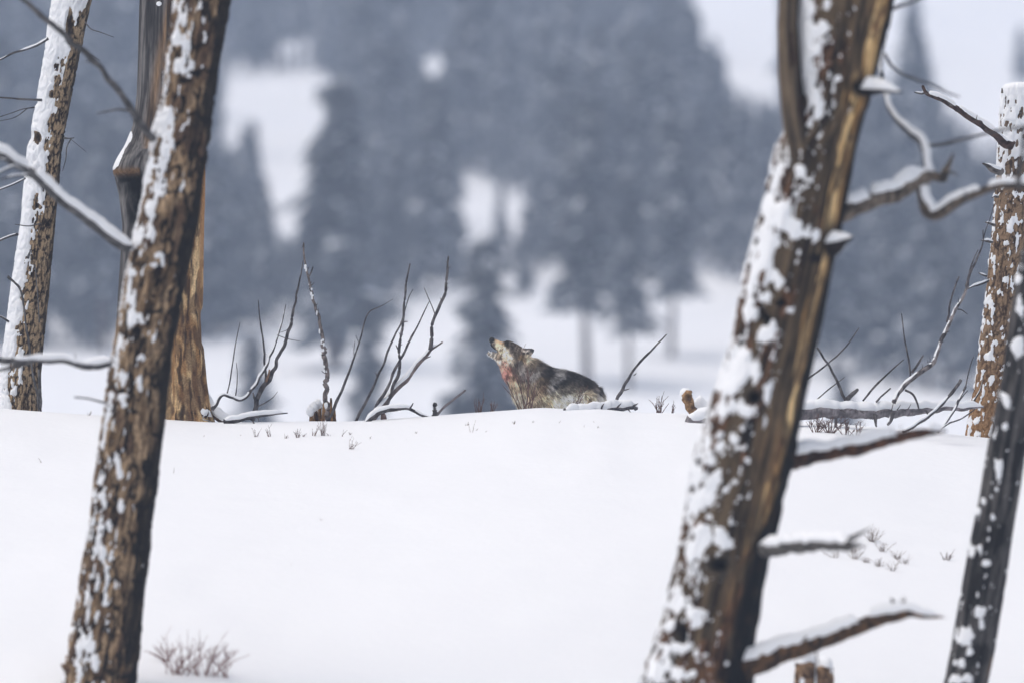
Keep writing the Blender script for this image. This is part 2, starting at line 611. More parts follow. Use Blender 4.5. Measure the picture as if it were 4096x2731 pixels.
REGIONS = [(-9999, 560, "snow dusted conifer in the blurred forest left of the large furrowed trunk", "forest conifers at the left edge"),
           (560, 1100, "snow dusted blurred conifer around the lower left of the large open snow patch", "forest conifers by the large snow patch"),
           (1100, 1900, "snow dusted blurred conifer in the forest right of the large open snow patch", "forest conifers left of centre"),
           (1900, 2500, "snow dusted blurred conifer in the dense forest high above the wolf", "forest conifers above the wolf"),
           (2500, 3250, "snow dusted blurred conifer in the forest behind the split trunk's left side", "forest conifers by the split trunk"),
           (3250, 9999, "snow dusted blurred conifer in the forest right of the split trunk", "forest conifers at the right")]
FOREST = []
placed = []
tall_done = False
for tries in range(6000):
    if len(placed) >= 440:
        break
    small = len(placed) >= 260 or tries > 2500      # first the tall trees, then young ones in the gaps
    if len(placed) == 260:
        cover_n = np.where(target, np.floor(cover_n), 99.0) if not tall_done else cover_n
        tall_done = True
    low = cover_n.min()
    if low >= 2.0:
        break
    cand = np.argwhere(cover_n < low + 0.3)
    cy_, cx_ = cand[random.randrange(len(cand))]
    done = False
    for want in ((random.choice((800, 600)), random.choice((500, 400)), 300, 220, 150, 110) if small else (random.choice((850, 700, 560)), random.choice((500, 420)), 330)):
        px = GX[cy_, cx_] + random.uniform(-0.07, 0.07) * want
        py = min(GY[cy_, cx_] + random.uniform(0.15, 0.6) * want, np.interp(px, FB_X, FB_Y) + 25)
        if in_clear(px, py):
            continue
        d = ground_hit(px, py)
        x = (px - 2048) / W * K * d
        if d >= 599 * FS or any((x - a) ** 2 + (d - b) ** 2 < 2.2 ** 2 for a, b in placed):
            continue
        wd = random.uniform(0.85, 1.15)
        hp = want * random.uniform(0.92, 1.08)
        if blocked(px, py, py - hp, hp * 0.15 * wd):
            continue
        fp = footprint(px, py, py - hp, hp * 0.12 * wd)
        if not fp[cy_, cx_]:
            continue
        done = True
        break
    if not done:
        cover_n[cy_, cx_] += 0.31 if small else 0.11
        continue
    cover_n[fp] += 1.0
    placed.append((x, d))
    _, _, lb, gp = next(r for r in REGIONS if r[0] <= px < r[1])
    FOREST.append((hp, x, d, hp * mpp(d), lb, gp, wd))
FOREST.sort(key=lambda t: -t[0])
for (hp, x, d, h, lb, gp, wd) in FOREST[:280]:
    conifer(x, d, h, random.randrange(5), lb, gp, wd)
# past that many, the smallest young trees of the forest are one mass
mv, mf, mi, off = [], [], [], 0
for (hp, x, d, h, lb, gp, wd) in FOREST[280:]:
    a = random.random() * 6.28
    base = np.array([x, d, float(ground(x, d))])
    for slot, me in enumerate(PROTO[random.randrange(5)]):
        vv = np.zeros(len(me.vertices) * 3)
        me.vertices.foreach_get("co", vv)
        vv = vv.reshape(-1, 3)
        vv = np.stack([(vv[:, 0] * math.cos(a) - vv[:, 1] * math.sin(a)) * h * wd, (vv[:, 0] * math.sin(a) + vv[:, 1] * math.cos(a)) * h * wd, vv[:, 2] * h], -1) + base
        for p_ in me.polygons:
            mf.append([i_ + off for i_ in p_.vertices])
            mi.append(slot)
        mv.append(vv)
        off += len(vv)
if mv:
    me = bpy.data.meshes.new("young_forest")
    me.from_pydata(np.vstack(mv).tolist(), [], mf)
    for m_ in (M_TRUNK, M_NEEDLE, M_SNOW):
        me.materials.append(m_)
    me.polygons.foreach_set("material_index", np.array(mi, np.int32))
    me.update()
    yf = link("young_forest", me)
    yf["kind"] = "stuff"
    yf["label"] = "mass of young snow dusted conifers filling gaps in the far forest"

# ------------------------------------------------------------------ standing dead trunks
def smooth_edges(edges, ys):
    e = np.asarray(edges, float)
    l, r = np.interp(ys, e[:, 0], e[:, 1]), np.interp(ys, e[:, 0], e[:, 2])
    return l, r


class Trunk:
    """a ring grid following the left and right outline of a trunk in the photograph, at its own distance and true thickness"""

    def __init__(s, edges, d, nth, step=4.0, top=None):
        e = sorted(edges)
        if e[0][0] <= 0:                      # goes on above the frame
            y0, l0, r0 = e[0]
            y1, l1, r1 = e[1] if e[1][0] - y0 > 200 else e[2]
            sl = ((l0 + r0) - (l1 + r1)) / 2 / (y0 - y1)
            for yy, f in ((-600, 0.95), (-1500, 0.82), (top or -2600, 0.55)):
                c, hw = (l0 + r0) / 2 + sl * (yy - y0), (r0 - l0) / 2 * f
                e.append((yy, c - hw, c + hw))
        e = sorted(e)
        yb, lb, rb = e[-1]                    # goes down into the snow
        ya, la, ra = e[-3]
        sl = ((lb + rb) - (la + ra)) / 2 / (yb - ya)
        yy = yb
        while True:
            c = (lb + rb) / 2 + sl * (yy - yb)
            p = P(c, yy, d)
            if p[2] < float(ground(p[0], d)) - 0.35 or yy > 6000:
                break
            yy += 10
        if yy > yb:
            g_ = 1 + 0.00035 * (yy - yb)
            hw = (rb - lb) / 2 * g_
            e.append((yy, c - hw, c + hw))
        s.base = P(c, yy, d)
        s.base[2] = float(ground(s.base[0], d))
        s.d = d
        ys = []
        y = e[0][0]
        while y < e[-1][0]:
            ys.append(y)
            y += step if -60 < y < 2780 else 22
        ys.append(e[-1][0])
        ys = np.array(ys)
        l, r = smooth_edges(e, ys)
        vis = np.ones(9) / 9
        l = np.convolve(np.pad(l, 4, mode='edge'), vis, 'valid')
        r = np.convolve(np.pad(r, 4, mode='edge'), vis, 'valid')
        th = np.linspace(-np.pi, np.pi, nth, endpoint=False)
        s.nr, s.nc = len(ys), nth
        s.th = np.broadcast_to(th[None, :], (s.nr, nth))
        s.py = np.broadcast_to(ys[:, None], (s.nr, nth))
        cx, hw = (l + r) / 2, (r - l) / 2
        s.px = cx[:, None] + hw[:, None] * np.cos(th)[None, :]
        s.u = np.cos(s.th)
        s.front = np.sin(s.th) < 0.15
        m = mpp(d)
        s.rad = (hw * m)[:, None] * np.ones((1, nth))
        s.c = np.stack([(cx - 2048) * m, np.full_like(cx, d), CAM_Z - (ys - 1365.5) * m], -1)[:, None, :]
        s.dir = np.stack([np.cos(s.th), np.sin(s.th), 0 * s.th], -1)
        p = s.c + s.dir * s.rad[..., None]
        # coordinates that follow the lean: x,y relative to the axis and height
        s.qx, s.qy, s.qz = s.dir[..., 0] * s.rad, s.dir[..., 1] * s.rad, p[..., 2]
        s.disp = np.zeros((s.nr, nth))
        s.cols = np.zeros((s.nr, nth, 3))

    def noise(s, fs, fz, o=3, seed=0.0):
        return fbm(s.qx * fs + seed, s.qy * fs + seed * 0.7, s.qz * fz + seed * 1.3, o)

    def grain(s, fs, fz, o=4, seed=0.0):
        """the same noise stretched to the full range, for colours"""
        return sstep(0.30, 0.70, s.noise(fs, fz, o, seed))

    def spots(s, blobs, soft=1.0):
        f = np.zeros((s.nr, s.nc))
        for (bx, by, rx, ry) in blobs:
            w = np.exp(-(((s.px - bx) / rx) ** 2 + ((s.py - by) / ry) ** 2) ** 1.5 * soft)
            f = np.maximum(f, w)
        return f * s.front

    def surface(s, extra=0.0):
        return s.c + s.dir * (s.rad + s.disp + extra)[..., None]

    def build(s, name, parent, mat):
        v = s.surface().reshape(-1, 3)
        n = s.nc
        top, bot = s.c[0, 0] - np.array([0, 0, 0.25 * s.rad[0, 0]]), s.c[-1, 0]
        verts = np.vstack([v, top, bot])
        j = np.arange(n)
        k = (j + 1) % n
        a = len(v)
        l = (s.nr - 1) * n
        fs = [grid_faces(s.nr, n)[:, ::-1], np.stack([np.full(n, a), j, k], -1), np.stack([np.full(n, a + 1), l + k, l + j], -1)]
        cols = np.vstack([s.cols.reshape(-1, 3), s.cols[0].mean(0), s.cols[-1].mean(0)])
        lum = cols.mean(1, keepdims=True)
        cols = lum + (cols - lum) * 0.92
        return mk(name, verts, fs, mat, parent, cols)

    def snow(s, field, thick, parent, name="snow_crust"):
        """field > 0 where snow sticks; its own shell with real thickness"""
        h = np.where(field > 0, np.clip(field, 0, 1) ** 0.7 * thick, -0.012)
        v = s.surface(h)
        f = grid_faces(s.nr, s.nc)[:, ::-1]
        keep = (field.reshape(-1)[f] > 0).any(1)
        f = f[keep]
        v = v.reshape(-1, 3)
        lab = np.arange(len(v))                # connected patches: the larger ones are parts of their own
        while True:
            m_ = lab[f].min(1)
            new = lab.copy()
            for q in range(4):
                np.minimum.at(new, f[:, q], m_)
            new = new[new]
            if (new == lab).all():
                break
            lab = new
        fl = lab[f[:, 0]]
        ks, cnt = np.unique(fl, return_counts=True)
        order = ks[np.argsort(-cnt)]
        cnt = np.sort(cnt)[::-1]
        big_ = set(order[:70][cnt[:70] >= 45])

        def piece(nm, ff):
            ids, inv = np.unique(ff, return_inverse=True)
            return mk(nm, v[ids], inv.reshape(-1, 4), M_SNOW, parent)
        for k_ in big_:
            piece("snow_patch", f[fl == k_])
        rest = f[~np.isin(fl, list(big_))]
        if len(rest):
            piece("snow_flecks", rest)["kind"] = "stuff"


def limb(parent, pts, rpx, d, dd=(0, 0), dark=(0.03, 0.027, 0.025), light=(0.12, 0.11, 0.105), name="branch", snow=0.0, cover=0.25, jag=0, seed=None, rough=0.16, step=0.03, ns=10, width=1.0):
    seed = random.random() * 50 if seed is None else seed
    path = px_path(pts, d, dd, step)
    r = np.interp(np.linspace(0, 1, len(path)), np.linspace(0, 1, len(rpx)), rpx) * mpp(d)
    path = path + (np.stack([vnoise(np.arange(len(path)) * 0.23, seed, k * 7.7) for k in range(3)], -1) - 0.5) * np.minimum(r, 0.03)[:, None] * np.where(r < 0.012, 0.6, 1.5)[:, None]
    sl_ = np.arange(len(path)) * step
    r = r * (1 + 0.30 * (vnoise(sl_ * 9.0, seed + 3.1, 0.5) - 0.5) + 0.35 * np.clip(vnoise(sl_ * 4.0 + 7, seed + 9.1, 2.5) - 0.72, 0, 1) * 3)
    v, f = tube_geo(path, r, ns, rough, 18)
    o = mk(name, v, f, M_WOOD, parent, branch_cols(v, dark, light, 26, seed, (1, 1, 1)))
    tv = path[-1] - path[-3]
    tv /= np.linalg.norm(tv)
    rj = np.random.default_rng(int(seed * 100))
    for q in range(jag):                      # splintered end
        dv = tv + rj.normal(0, 0.28, 3)
        st_ = path[-1] + rj.normal(0, 0.45, 3) * r[-1] - tv * r[-1]
        L = r[-1] * (2.0 + 2.5 * rj.random())
        v2, f2 = tube_geo(st_ + np.outer(np.linspace(0, 1, 5), dv) * L, r[-1] * np.linspace(0.55, 0.06, 5), 5, 0.2)
        mk("splinter", v2, f2, M_WOOD, parent, branch_cols(v2, dark, light, 30, seed + q))
    if snow > 0:
        for sv, sf in snow_cap(path, r, snow, seed, cover, width):
            mk("snow", sv, sf, M_SNOW, o)
    return o


def barbs(parent, pts, rpx, d, n, length, seed, rad=2.0, dark=(0.05, 0.045, 0.042), light=(0.12, 0.11, 0.1), dd=(0, 0), name="twig_stub"):
    """short broken side twigs along a limb, each its own piece"""
    r = np.random.default_rng(seed)
    path = px_path(pts, d, dd, 0.02)
    t, sd, nm = frames(path)
    for _ in range(n):
        i = r.integers(len(path) // 10, len(path) - 1)
        a = r.random() * 6.28
        dv = np.cos(a) * sd[i] + np.sin(a) * nm[i] + t[i] * (0.3 + 0.7 * r.random())
        dv /= np.linalg.norm(dv)
        L = length * (0.4 + 0.9 * r.random())
        p = path[i] + np.outer(np.linspace(0, 1, 5), dv) * L + np.outer(np.linspace(0, 1, 5) ** 2, np.array([0, 0, 0.25])) * L
        v, f = tube_geo(p, np.linspace(rad, rad * 0.35, 5) * mpp(d), 5, 0.1)
        mk(name, v, f, M_WOOD, parent, branch_cols(v, dark, light, 30, r.random() * 9))


# --- A: the large bark-covered trunk at the left
A = Trunk([(0, 697, 924), (450, 628, 852), (900, 545, 796), (1200, 481, 735), (1400, 447, 696), (1700, 403, 660), (2100, 353, 608), (2500, 287, 569), (2731, 250, 546)], 84.0, 220)
rootA = thing("dead_pine", A.base, "large leaning trunk with thick furrowed brown bark and snow flecks, left foreground", "tree")
n1 = A.noise(13, 4.2, 3, 1.0)
n2 = A.noise(34, 11, 3, 4.0)
ridge = 1 - np.abs(2 * n1 - 1)
fiss = sstep(0.80, 0.97, ridge) * 0.9 + sstep(0.84, 0.98, 1 - np.abs(2 * n2 - 1)) * 0.6
lump = A.noise(4, 2.2, 3, 9.0) - 0.5
A.disp = 0.045 * lump + 0.022 * (n2 - 0.5) - 0.026 * np.clip(fiss, 0, 1)
knA = A.spots([(736, 328, 22, 14), (800, 295, 16, 18), (540, 1012, 14, 12), (548, 1325, 22, 22), (492, 1560, 14, 10), (618, 1185, 10, 8), (395, 1953, 14, 16)])
A.disp -= 0.05 * knA
bark = mixc(lin(108, 86, 62), lin(176, 148, 114), A.grain(24, 7, 4, 2.0))
bark = mixc(bark, lin(98, 76, 58), sstep(0.52, 0.7, A.noise(7, 3, 3, 20.0)))
A.cols = mixc(bark, lin(22, 18, 15), np.clip(fiss * 1.0, 0, 1))
shadeA = sstep(0.50, 0.80, A.u + 0.9 * (A.noise(9, 2.2, 3, 33.0) - 0.5))  # shade on the trunk's right side, painted into the bark colour with ragged edges
shadeA = np.where(np.sin(A.th) < 0.5, shadeA, shadeA * 0.7)
A.cols = mixc(A.cols, np.array([0.008, 0.007, 0.006]), shadeA * 0.93)
A.cols = mixc(A.cols, np.array([0.01, 0.008, 0.007]), knA)
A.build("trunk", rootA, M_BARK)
side = 0.5 - 0.5 * np.sin(A.th + 0.9)         # strongest on the left front
sn = A.noise(21, 6.5, 3, 60.0)
big = A.noise(3.0, 1.6, 2, 71.0)
weather = sstep(-1.1, -0.5, A.u) * 0.2 + sstep(0.45, -0.25, A.u)
fieldA = (sn + 0.35 * (A.noise(44, 20, 2, 161.0) - 0.5) - 0.655 + 0.16 * (weather - 0.75) + 0.22 * (big - 0.5) - 0.10 * (n2 - 0.5)) * 6
fieldA = np.where((A.u > 0.42) & A.front, fieldA - 0.9, fieldA)
fieldA = np.where(np.sin(A.th) > 0.15, fieldA - 0.5, fieldA)
blobA = A.spots([(706, 155, 32, 40), (735, 170, 30, 50), (729, 264, 50, 62), (760, 310, 18, 16), (640, 500, 46, 72), (662, 450, 22, 35), (622, 670, 52, 66), (597, 722, 26, 24), (660, 600, 20, 40), (550, 940, 50, 64),
                 (520, 985, 36, 42), (610, 930, 26, 40), (551, 1272, 32, 42), (520, 1285, 22, 40), (478, 1363, 24, 38), (472, 1580, 48, 22), (642, 1024, 26, 14), (655, 1050, 10, 30), (533, 1090, 24, 20), (620, 1060, 40, 14), (520, 1170, 12, 55),
                 (540, 1180, 10, 50), (570, 1430, 22, 26), (500, 1500, 22, 40), (420, 2010, 14, 50), (490, 2020, 22, 40), (480, 1870, 14, 60), (445, 2110, 16, 30), (415, 2220, 20, 40), (345, 2560, 12, 40), (380, 2640, 26, 40), (372, 2580, 14, 40)])
fieldA = np.maximum(fieldA, (blobA + 1.3 * (sn - 0.5) + 0.8 * (A.noise(46, 24, 2, 163.0) - 0.5) - 0.64) * 2) - 2.5 * knA
A.snow(fieldA, 0.014, rootA)
DKB, LTB = (0.045, 0.043, 0.043), (0.13, 0.125, 0.125)
limb(rootA, [(612, 565), (560, 490), (517, 425), (448, 327), (356, 224), (247, 138), (172, 63), (60, -20), (-80, -110)], [17, 14, 12, 12, 11, 9, 5], 84, (-0.2, -1.2), DKB, LTB, snow=0.0)
limb(rootA, [(515, 445), (475, 438), (430, 446), (388, 457)], [5, 4, 3], 84, (-0.3, 0.1), DKB, LTB, name="twig")
b2 = limb(rootA, [(520, 1000), (480, 975), (418, 930), (296, 838), (192, 755), (104, 680), (0, 616), (-140, 560)], [22, 19, 18, 18, 18, 17, 14], 84, (-0.15, -0.8), DKB, LTB, snow=0.055, cover=0.02)
for q in ([(104, 690), (50, 665), (0, 690), (-60, 720)], [(60, 660), (20, 640), (-50, 655)], [(110, 700), (60, 705), (0, 718)]):
    limb(rootA, q, [6, 5, 3], 84, (-0.7, -1.2), DKB, LTB, name="twig", snow=0.012)
limb(rootA, [(450, 1455), (380, 1463), (313, 1458), (226, 1442), (100, 1440), (0, 1440), (-150, 1446)], [17, 15, 13, 11, 13, 13, 10], 84, (-0.1, -0.6), DKB, LTB, snow=0.035, cover=0.02)
limb(rootA, [(140, 1446), (80, 1462), (0, 1480), (-70, 1500)], [8, 7, 5], 84, (-0.4, -0.1), DKB, LTB, name="twig")
limb(rootA, [(430, 1612), (390, 1602), (350, 1592), (298, 1587)], [5, 4, 3], 84, (-0.1, -0.3), DKB, LTB, name="twig", snow=0.008)
limb(rootA, [(290, 2690), (262, 2672), (247, 2655)], [18, 15, 7], 84, (-0.1, -0.2), lin(70, 55, 45), lin(120, 98, 80), name="branch_stub")

barbs(rootA, [(560, 490), (448, 327), (247, 138), (109, 0)], None, 84, 8, 0.10, 61, 3.2, dd=(-0.2, -1.1))
barbs(rootA, [(418, 930), (296, 838), (104, 680), (0, 616)], None, 84, 8, 0.10, 62, 3.6, dd=(-0.15, -0.7))
barbs(rootA, [(380, 1463), (226, 1442), (0, 1440)], None, 84, 6, 0.09, 63, 3.2, dd=(-0.1, -0.5))

# --- B: weathered grey snag behind it, with a burnt-out hollow
B = Trunk([(0, 557, 745), (200, 552, 742), (380, 546, 740), (500, 532, 735), (580, 505, 732), (640, 466, 728), (690, 448, 724), (720, 456, 715), (800, 478, 700), (900, 490, 690), (1300, 465, 660), (1700, 440, 640)], 100.5, 130)
rootB = thing("grey_snag", B.base, "weathered grey barkless snag with burnt hollow, behind the large furrowed trunk", "tree")
st = B.noise(26, 1.6, 3, 3.0)
wood = mixc(lin(52, 50, 50), lin(118, 115, 113), B.grain(26, 1.6, 4, 3.0))
wood = mixc(wood, lin(58, 44, 34), sstep(0.55, 0.68, B.noise(8, 2.2, 3, 15.0)) * sstep(-0.35, 0.1, B.u))
strip = np.exp(-(((B.px - np.interp(B.py, [0, 250, 550], [690, 640, 600])) / 18) ** 2)) * (B.py < 600) * B.front
wood = mixc(wood, lin(150, 112, 66), np.clip(strip * 1.6 * (st - 0.2), 0, 0.8))
crack = np.exp(-(((B.px - np.interp(B.py, [0, 300, 560], [735, 668, 645])) / 9) ** 2)) * (B.py < 600) * B.front
hol = B.spots([(545, 740, 62, 52), (512, 716, 46, 24), (565, 800, 36, 60), (540, 860, 20, 70)])
B.cols = mixc(mixc(wood, np.array([0.01, 0.008, 0.007]), np.clip(crack, 0, 1)), np.array([0.006, 0.005, 0.004]), np.clip(hol * 1.5, 0, 1))
edge = np.exp(-(((B.py - (690 - 0.05 * (B.px - 450))) / 14) ** 2)) * (B.px < 560) * B.front
B.cols = mixc(B.cols, lin(126, 94, 58), np.clip(edge * 0.7, 0, 1))
B.disp = 0.012 * (st - 0.5) - 0.16 * hol - 0.05 * np.clip(crack, 0, 1) + 0.02 * (B.noise(5, 1, 2, 8.0) - 0.5)
B.build("trunk", rootB, M_WOOD)
fieldB = B.spots([(468, 640, 18, 26), (483, 600, 14, 40), (500, 560, 12, 40), (640, 20, 12, 10)]) * 2 - 0.8
fieldB = np.maximum(fieldB, (sstep(-0.72, -0.98, B.u + 0.5 * (B.noise(9, 4, 3, 77.0) - 0.5)) * sstep(500, 570, B.py) * sstep(688, 672, B.py) - 0.3) * 1.5)
fieldB = np.where((~B.front) | (hol > 0.1), -1, fieldB)
B.snow(fieldB, 0.012, rootB)

# --- N: brown decayed trunk standing between them and the crest
N = Trunk([(470, 700, 800), (560, 680, 822), (700, 668, 822), (900, 660, 818), (1100, 655, 812), (1300, 652, 812), (1450, 652, 820), (1560, 655, 832), (1640, 650, 846), (1690, 645, 860)], 100.0, 130)
rootN = thing("decayed_trunk", N.base, "bark stripped orange brown decayed trunk half hidden behind the large furrowed trunk", "tree")
n1 = N.noise(12, 3.2, 3, 2.0)
n2 = N.noise(30, 4, 3, 5.0)
patch = sstep(0.45, 0.56, N.noise(7, 2.6, 3, 12.0))
cN = mixc(lin(150, 112, 68), lin(230, 196, 142), N.grain(16, 3.0, 4, 2.0))
cN = mixc(cN, lin(88, 60, 38), patch * 0.7)
cN = mixc(cN, lin(40, 28, 20), sstep(0.57, 0.68, n2) * 0.85)
cN = mixc(cN, lin(72, 50, 34), sstep(0.5, 0.62, N.noise(16, 5, 3, 55.0)) * 0.7)
cN = mixc(cN, lin(52, 34, 22), sstep(1080, 780, N.py + 160 * (n1 - 0.5)) * 0.75)
cN = mixc(cN, lin(172, 126, 76), sstep(0.72, 0.9, N.u) * sstep(1300, 900, N.py))
N.cols = cN
N.disp = -0.028 * patch + 0.02 * (n1 - 0.5) + 0.012 * (n2 - 0.5)
N.build("trunk", rootN, M_BARK)
# root flare with snow on it, at the foot
limb(rootN, [(775, 1630), (795, 1650), (806, 1690), (812, 1760)], [26, 40, 46, 46], 99.9, (0.05, -0.08), lin(38, 28, 22), lin(86, 62, 44), name="root", snow=0.012, cover=0.1, rough=0.45)
limb(rootN, [(800, 1560), (838, 1625), (872, 1672), (920, 1702), (990, 1740)], [6, 10, 14, 16, 12], 100.0, (0.1, -0.15), lin(60, 48, 40), lin(100, 80, 64), name="root", snow=0.06, cover=-0.2, width=1.3)

# --- C: leftmost trunk
C = Trunk([(0, 218, 368), (300, 174, 304), (600, 119, 248), (900, 90, 222), (1200, 46, 194), (1500, 8, 164), (1645, 2, 166)], 101.0, 150)
rootC = thing("dead_pine", C.base, "leftmost leaning trunk with its left side plastered white with snow", "tree")
n1 = C.noise(24, 8, 3, 6.0)
n2 = C.noise(50, 20, 2, 8.0)
fis = sstep(0.8, 0.97, 1 - np.abs(2 * n1 - 1))
C.disp = 0.02 * (C.noise(6, 3, 2, 2.0) - 0.5) + 0.012 * (n2 - 0.5) - 0.02 * fis
C.cols = mixc(mixc(lin(146, 122, 92), lin(182, 158, 124), n2), lin(44, 33, 25), np.clip(fis + 0.8 * sstep(0.55, 0.7, n2), 0, 1))
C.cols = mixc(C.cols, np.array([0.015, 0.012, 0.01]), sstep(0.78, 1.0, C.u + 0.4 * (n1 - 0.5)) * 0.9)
kn = C.spots([(208, 380, 9, 14), (150, 405, 16, 14), (146, 550, 24, 26), (150, 825, 12, 8), (283, 110, 14, 60), (180, 130, 7, 40)])
C.cols = mixc(C.cols, lin(46, 34, 27), kn)
C.disp -= 0.035 * kn
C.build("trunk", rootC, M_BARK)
lim = np.interp(C.py, [0, 250, 500, 900, 1200, 1640], [0.55, 0.05, 0.02, 0.05, -0.25, -0.1])
den = np.interp(C.py, [0, 600, 1000, 1640], [0.35, 0.3, 0.05, -0.1])
fieldC = den - 0.12 + 1.1 * (C.noise(44, 22, 2, 141.0) - 0.5) + (lim - C.u) * 1.2 + 2.6 * (C.noise(16, 7, 3, 40.0) - 0.5)
fieldC = np.where(C.u > lim + 0.25, fieldC - 0.6, fieldC)
fieldC = np.where(np.sin(C.th) > 0.2, fieldC - 0.7, fieldC)
fieldC -= 2.5 * kn
C.snow(fieldC * 1.6, 0.035, rootC)
tw = dict(dark=DKB, light=LTB, name="twig")
for q, r, s_ in (
        ([(190, 155), (150, 180), (100, 200), (50, 215), (0, 240), (-60, 262)], [6, 5, 4, 3], 0.012),
        ([(165, 400), (100, 398), (50, 394), (0, 390), (-60, 386)], [5, 4, 3], 0.0),
        ([(137, 430), (90, 438), (40, 455), (0, 468)], [3, 2, 2], 0.0),
        ([(110, 435), (60, 470), (0, 485)], [2, 2, 1.5], 0.0),
        ([(102, 715), (60, 735), (20, 752), (-30, 768)], [4, 3.5, 2.5], 0.008),
        ([(75, 940), (40, 945), (15, 955), (-30, 975)], [6, 5, 3], 0.008),
        ([(34, 1286), (10, 1270), (-30, 1255)], [5, 4, 3], 0.008),
        ([(78, 1148), (55, 1125), (32, 1105)], [5, 4, 3], 0.0),
        ([(30, 1110), (75, 1150), (95, 1220), (108, 1330), (125, 1450), (145, 1560), (155, 1640)], [3, 4, 4, 4.5, 5, 6], 0.0),
        ([(140, 1060), (150, 1180), (158, 1290)], [2, 2.5, 3], 0.0),
        ([(340, 90), (365, 118), (400, 130), (455, 150)], [3, 2, 1.5], 0.0),
        ([(318, 182), (350, 212), (400, 243)], [2.5, 2, 1.2], 0.0),
        ([(258, 553), (280, 555), (296, 552)], [4, 3, 2], 0.0),
        ([(284, 556), (268, 590), (262, 640), (250, 685)], [3, 2.5, 1.5], 0.0),
        ([(286, 560), (310, 580), (345, 608)], [1.5, 1.2, 1], 0.0),
        ([(155, 1480), (163, 1560), (160, 1630)], [5, 6, 6], 0.0),
        ([(160, 895), (115, 905), (60, 898)], [3, 2.5, 1.5], 0.0),
        ([(112, 1030), (120, 1010), (121, 1000)], [6, 4, 2], 0.0)):
    limb(rootC, q, r, 100.7, (-0.12, -0.35), snow=s_, **tw)

# --- D: the big split trunk in the right foreground
D = Trunk([(0, 3188, 3569), (150, 3190, 3538), (300, 3193, 3504), (430, 3185, 3466), (520, 3150, 3442), (600, 3108, 3424), (700, 3088, 3410), (800, 3058, 3388), (900, 3030, 3370), (1000, 3012, 3350), (1200, 2966, 3308), (1400, 2918, 3268),
           (1500, 2885, 3244), (1600, 2842, 3219), (1680, 2825, 3206), (1800, 2786, 3184), (2000, 2752, 3134), (2200, 2722, 3090), (2400, 2674, 3042), (2600, 2612, 3010), (2731, 2566, 3012)], 78.0, 260)
rootD = thing("dead_pine", D.base, "thick split trunk with charred edge, bare orange wood and snow, right foreground", "tree")
st = D.noise(30, 1.7, 4, 2.0)
n1 = D.noise(9, 3.0, 3, 11.0)
n2 = D.noise(24, 8, 3, 21.0)
wood = mixc(lin(44, 36, 29), lin(126, 106, 80), D.grain(30, 1.5, 4, 2.0))
barkm = sstep(0.50, 0.58, D.noise(6.5, 2.2, 3, 31.0) + 0.10 * (-D.u) - 0.02)
barkc = mixc(lin(62, 42, 28), lin(142, 102, 70), D.grain(26, 8, 4, 21.0))
barkc = mixc(barkc, lin(28, 22, 18), sstep(0.56, 0.66, D.noise(20, 5, 3, 41.0)))
wood = mixc(wood, barkc, barkm)
tan = sstep(0.5, 0.62, D.noise(10, 1.4, 3, 51.0)) * sstep(-0.1, 0.3, D.u)
wood = mixc(wood, lin(158, 126, 88), tan * 0.75 * D.grain(34, 2.0, 3, 52.0))
sl = np.interp(D.py, [0, 300, 500, 700, 1100, 1300, 1500, 1650, 1850, 2000, 2200, 2500], [3485, 3405, 3368, 3326, 3262, 3205, 3165, 3126, 3058, 3030, 2985, 2940])
sr = np.interp(D.py, [0, 300, 500, 700, 1100, 1300, 1500, 1650, 1850, 2000, 2200, 2500], [3548, 3494, 3437, 3397, 3316, 3270, 3218, 3188, 3125, 3088, 3030, 2975])
sl = sl + 0.10 * (sr - sl)
sr = sr - 6
wob = 26 * (D.noise(7, 1.6, 3, 61.0) - 0.5)
wob2 = 110 * (D.noise(26, 1.1, 3, 63.0) - 0.5) + 60 * (D.noise(4, 1.3, 3, 64.0) - 0.5)
orange = sstep(-14, 14, D.px + wob2 - sl - 6) * sstep(8, -8, D.px + 0.8 * wob - sr) * D.front
orange *= sstep(2400, 1900, D.py) * (1 - 0.8 * sstep(0.57, 0.64, D.noise(16, 3.0, 3, 62.0)))
orange *= 1 - 0.85 * D.spots([(3440, 350, 60, 45), (3330, 960, 70, 80), (3490, 110, 16, 28), (3395, 425, 14, 18), (3240, 1480, 22, 60)])
oc = mixc(lin(156, 116, 62), lin(240, 204, 142), D.grain(24, 1.2, 4, 66.0))
oc = mixc(oc, lin(84, 60, 36), sstep(0.56, 0.66, D.noise(34, 2.6, 3, 69.0)) * 0.8)
wood = mixc(wood, oc, orange)
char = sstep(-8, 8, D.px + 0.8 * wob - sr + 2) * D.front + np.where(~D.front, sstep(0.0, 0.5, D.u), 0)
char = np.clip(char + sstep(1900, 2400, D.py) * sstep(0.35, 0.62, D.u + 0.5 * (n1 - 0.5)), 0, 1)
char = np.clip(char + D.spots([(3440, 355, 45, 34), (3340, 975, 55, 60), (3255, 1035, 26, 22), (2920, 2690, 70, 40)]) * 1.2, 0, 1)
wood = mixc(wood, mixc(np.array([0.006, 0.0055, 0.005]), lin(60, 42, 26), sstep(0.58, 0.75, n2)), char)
KN_D = [(3012, 1588, 26, 24), (2870, 2252, 34, 26), (2723, 2524, 20, 34), (3060, 1280, 14, 22), (3120, 1215, 20, 12), (3040, 1255, 10, 30)]
knD = D.spots(KN_D)
rim = np.clip(D.spots([(a, b, c * 2.1, e * 2.1) for a, b, c, e in KN_D[:3]]) - knD, 0, 1)
wood = mixc(wood, lin(84, 78, 70), rim * 0.8)
wood = wood * (1 - 0.42 * (1 - orange))[..., None]
D.cols = mixc(wood, np.array([0.006, 0.005, 0.005]), np.clip(knD * 1.4, 0, 1))
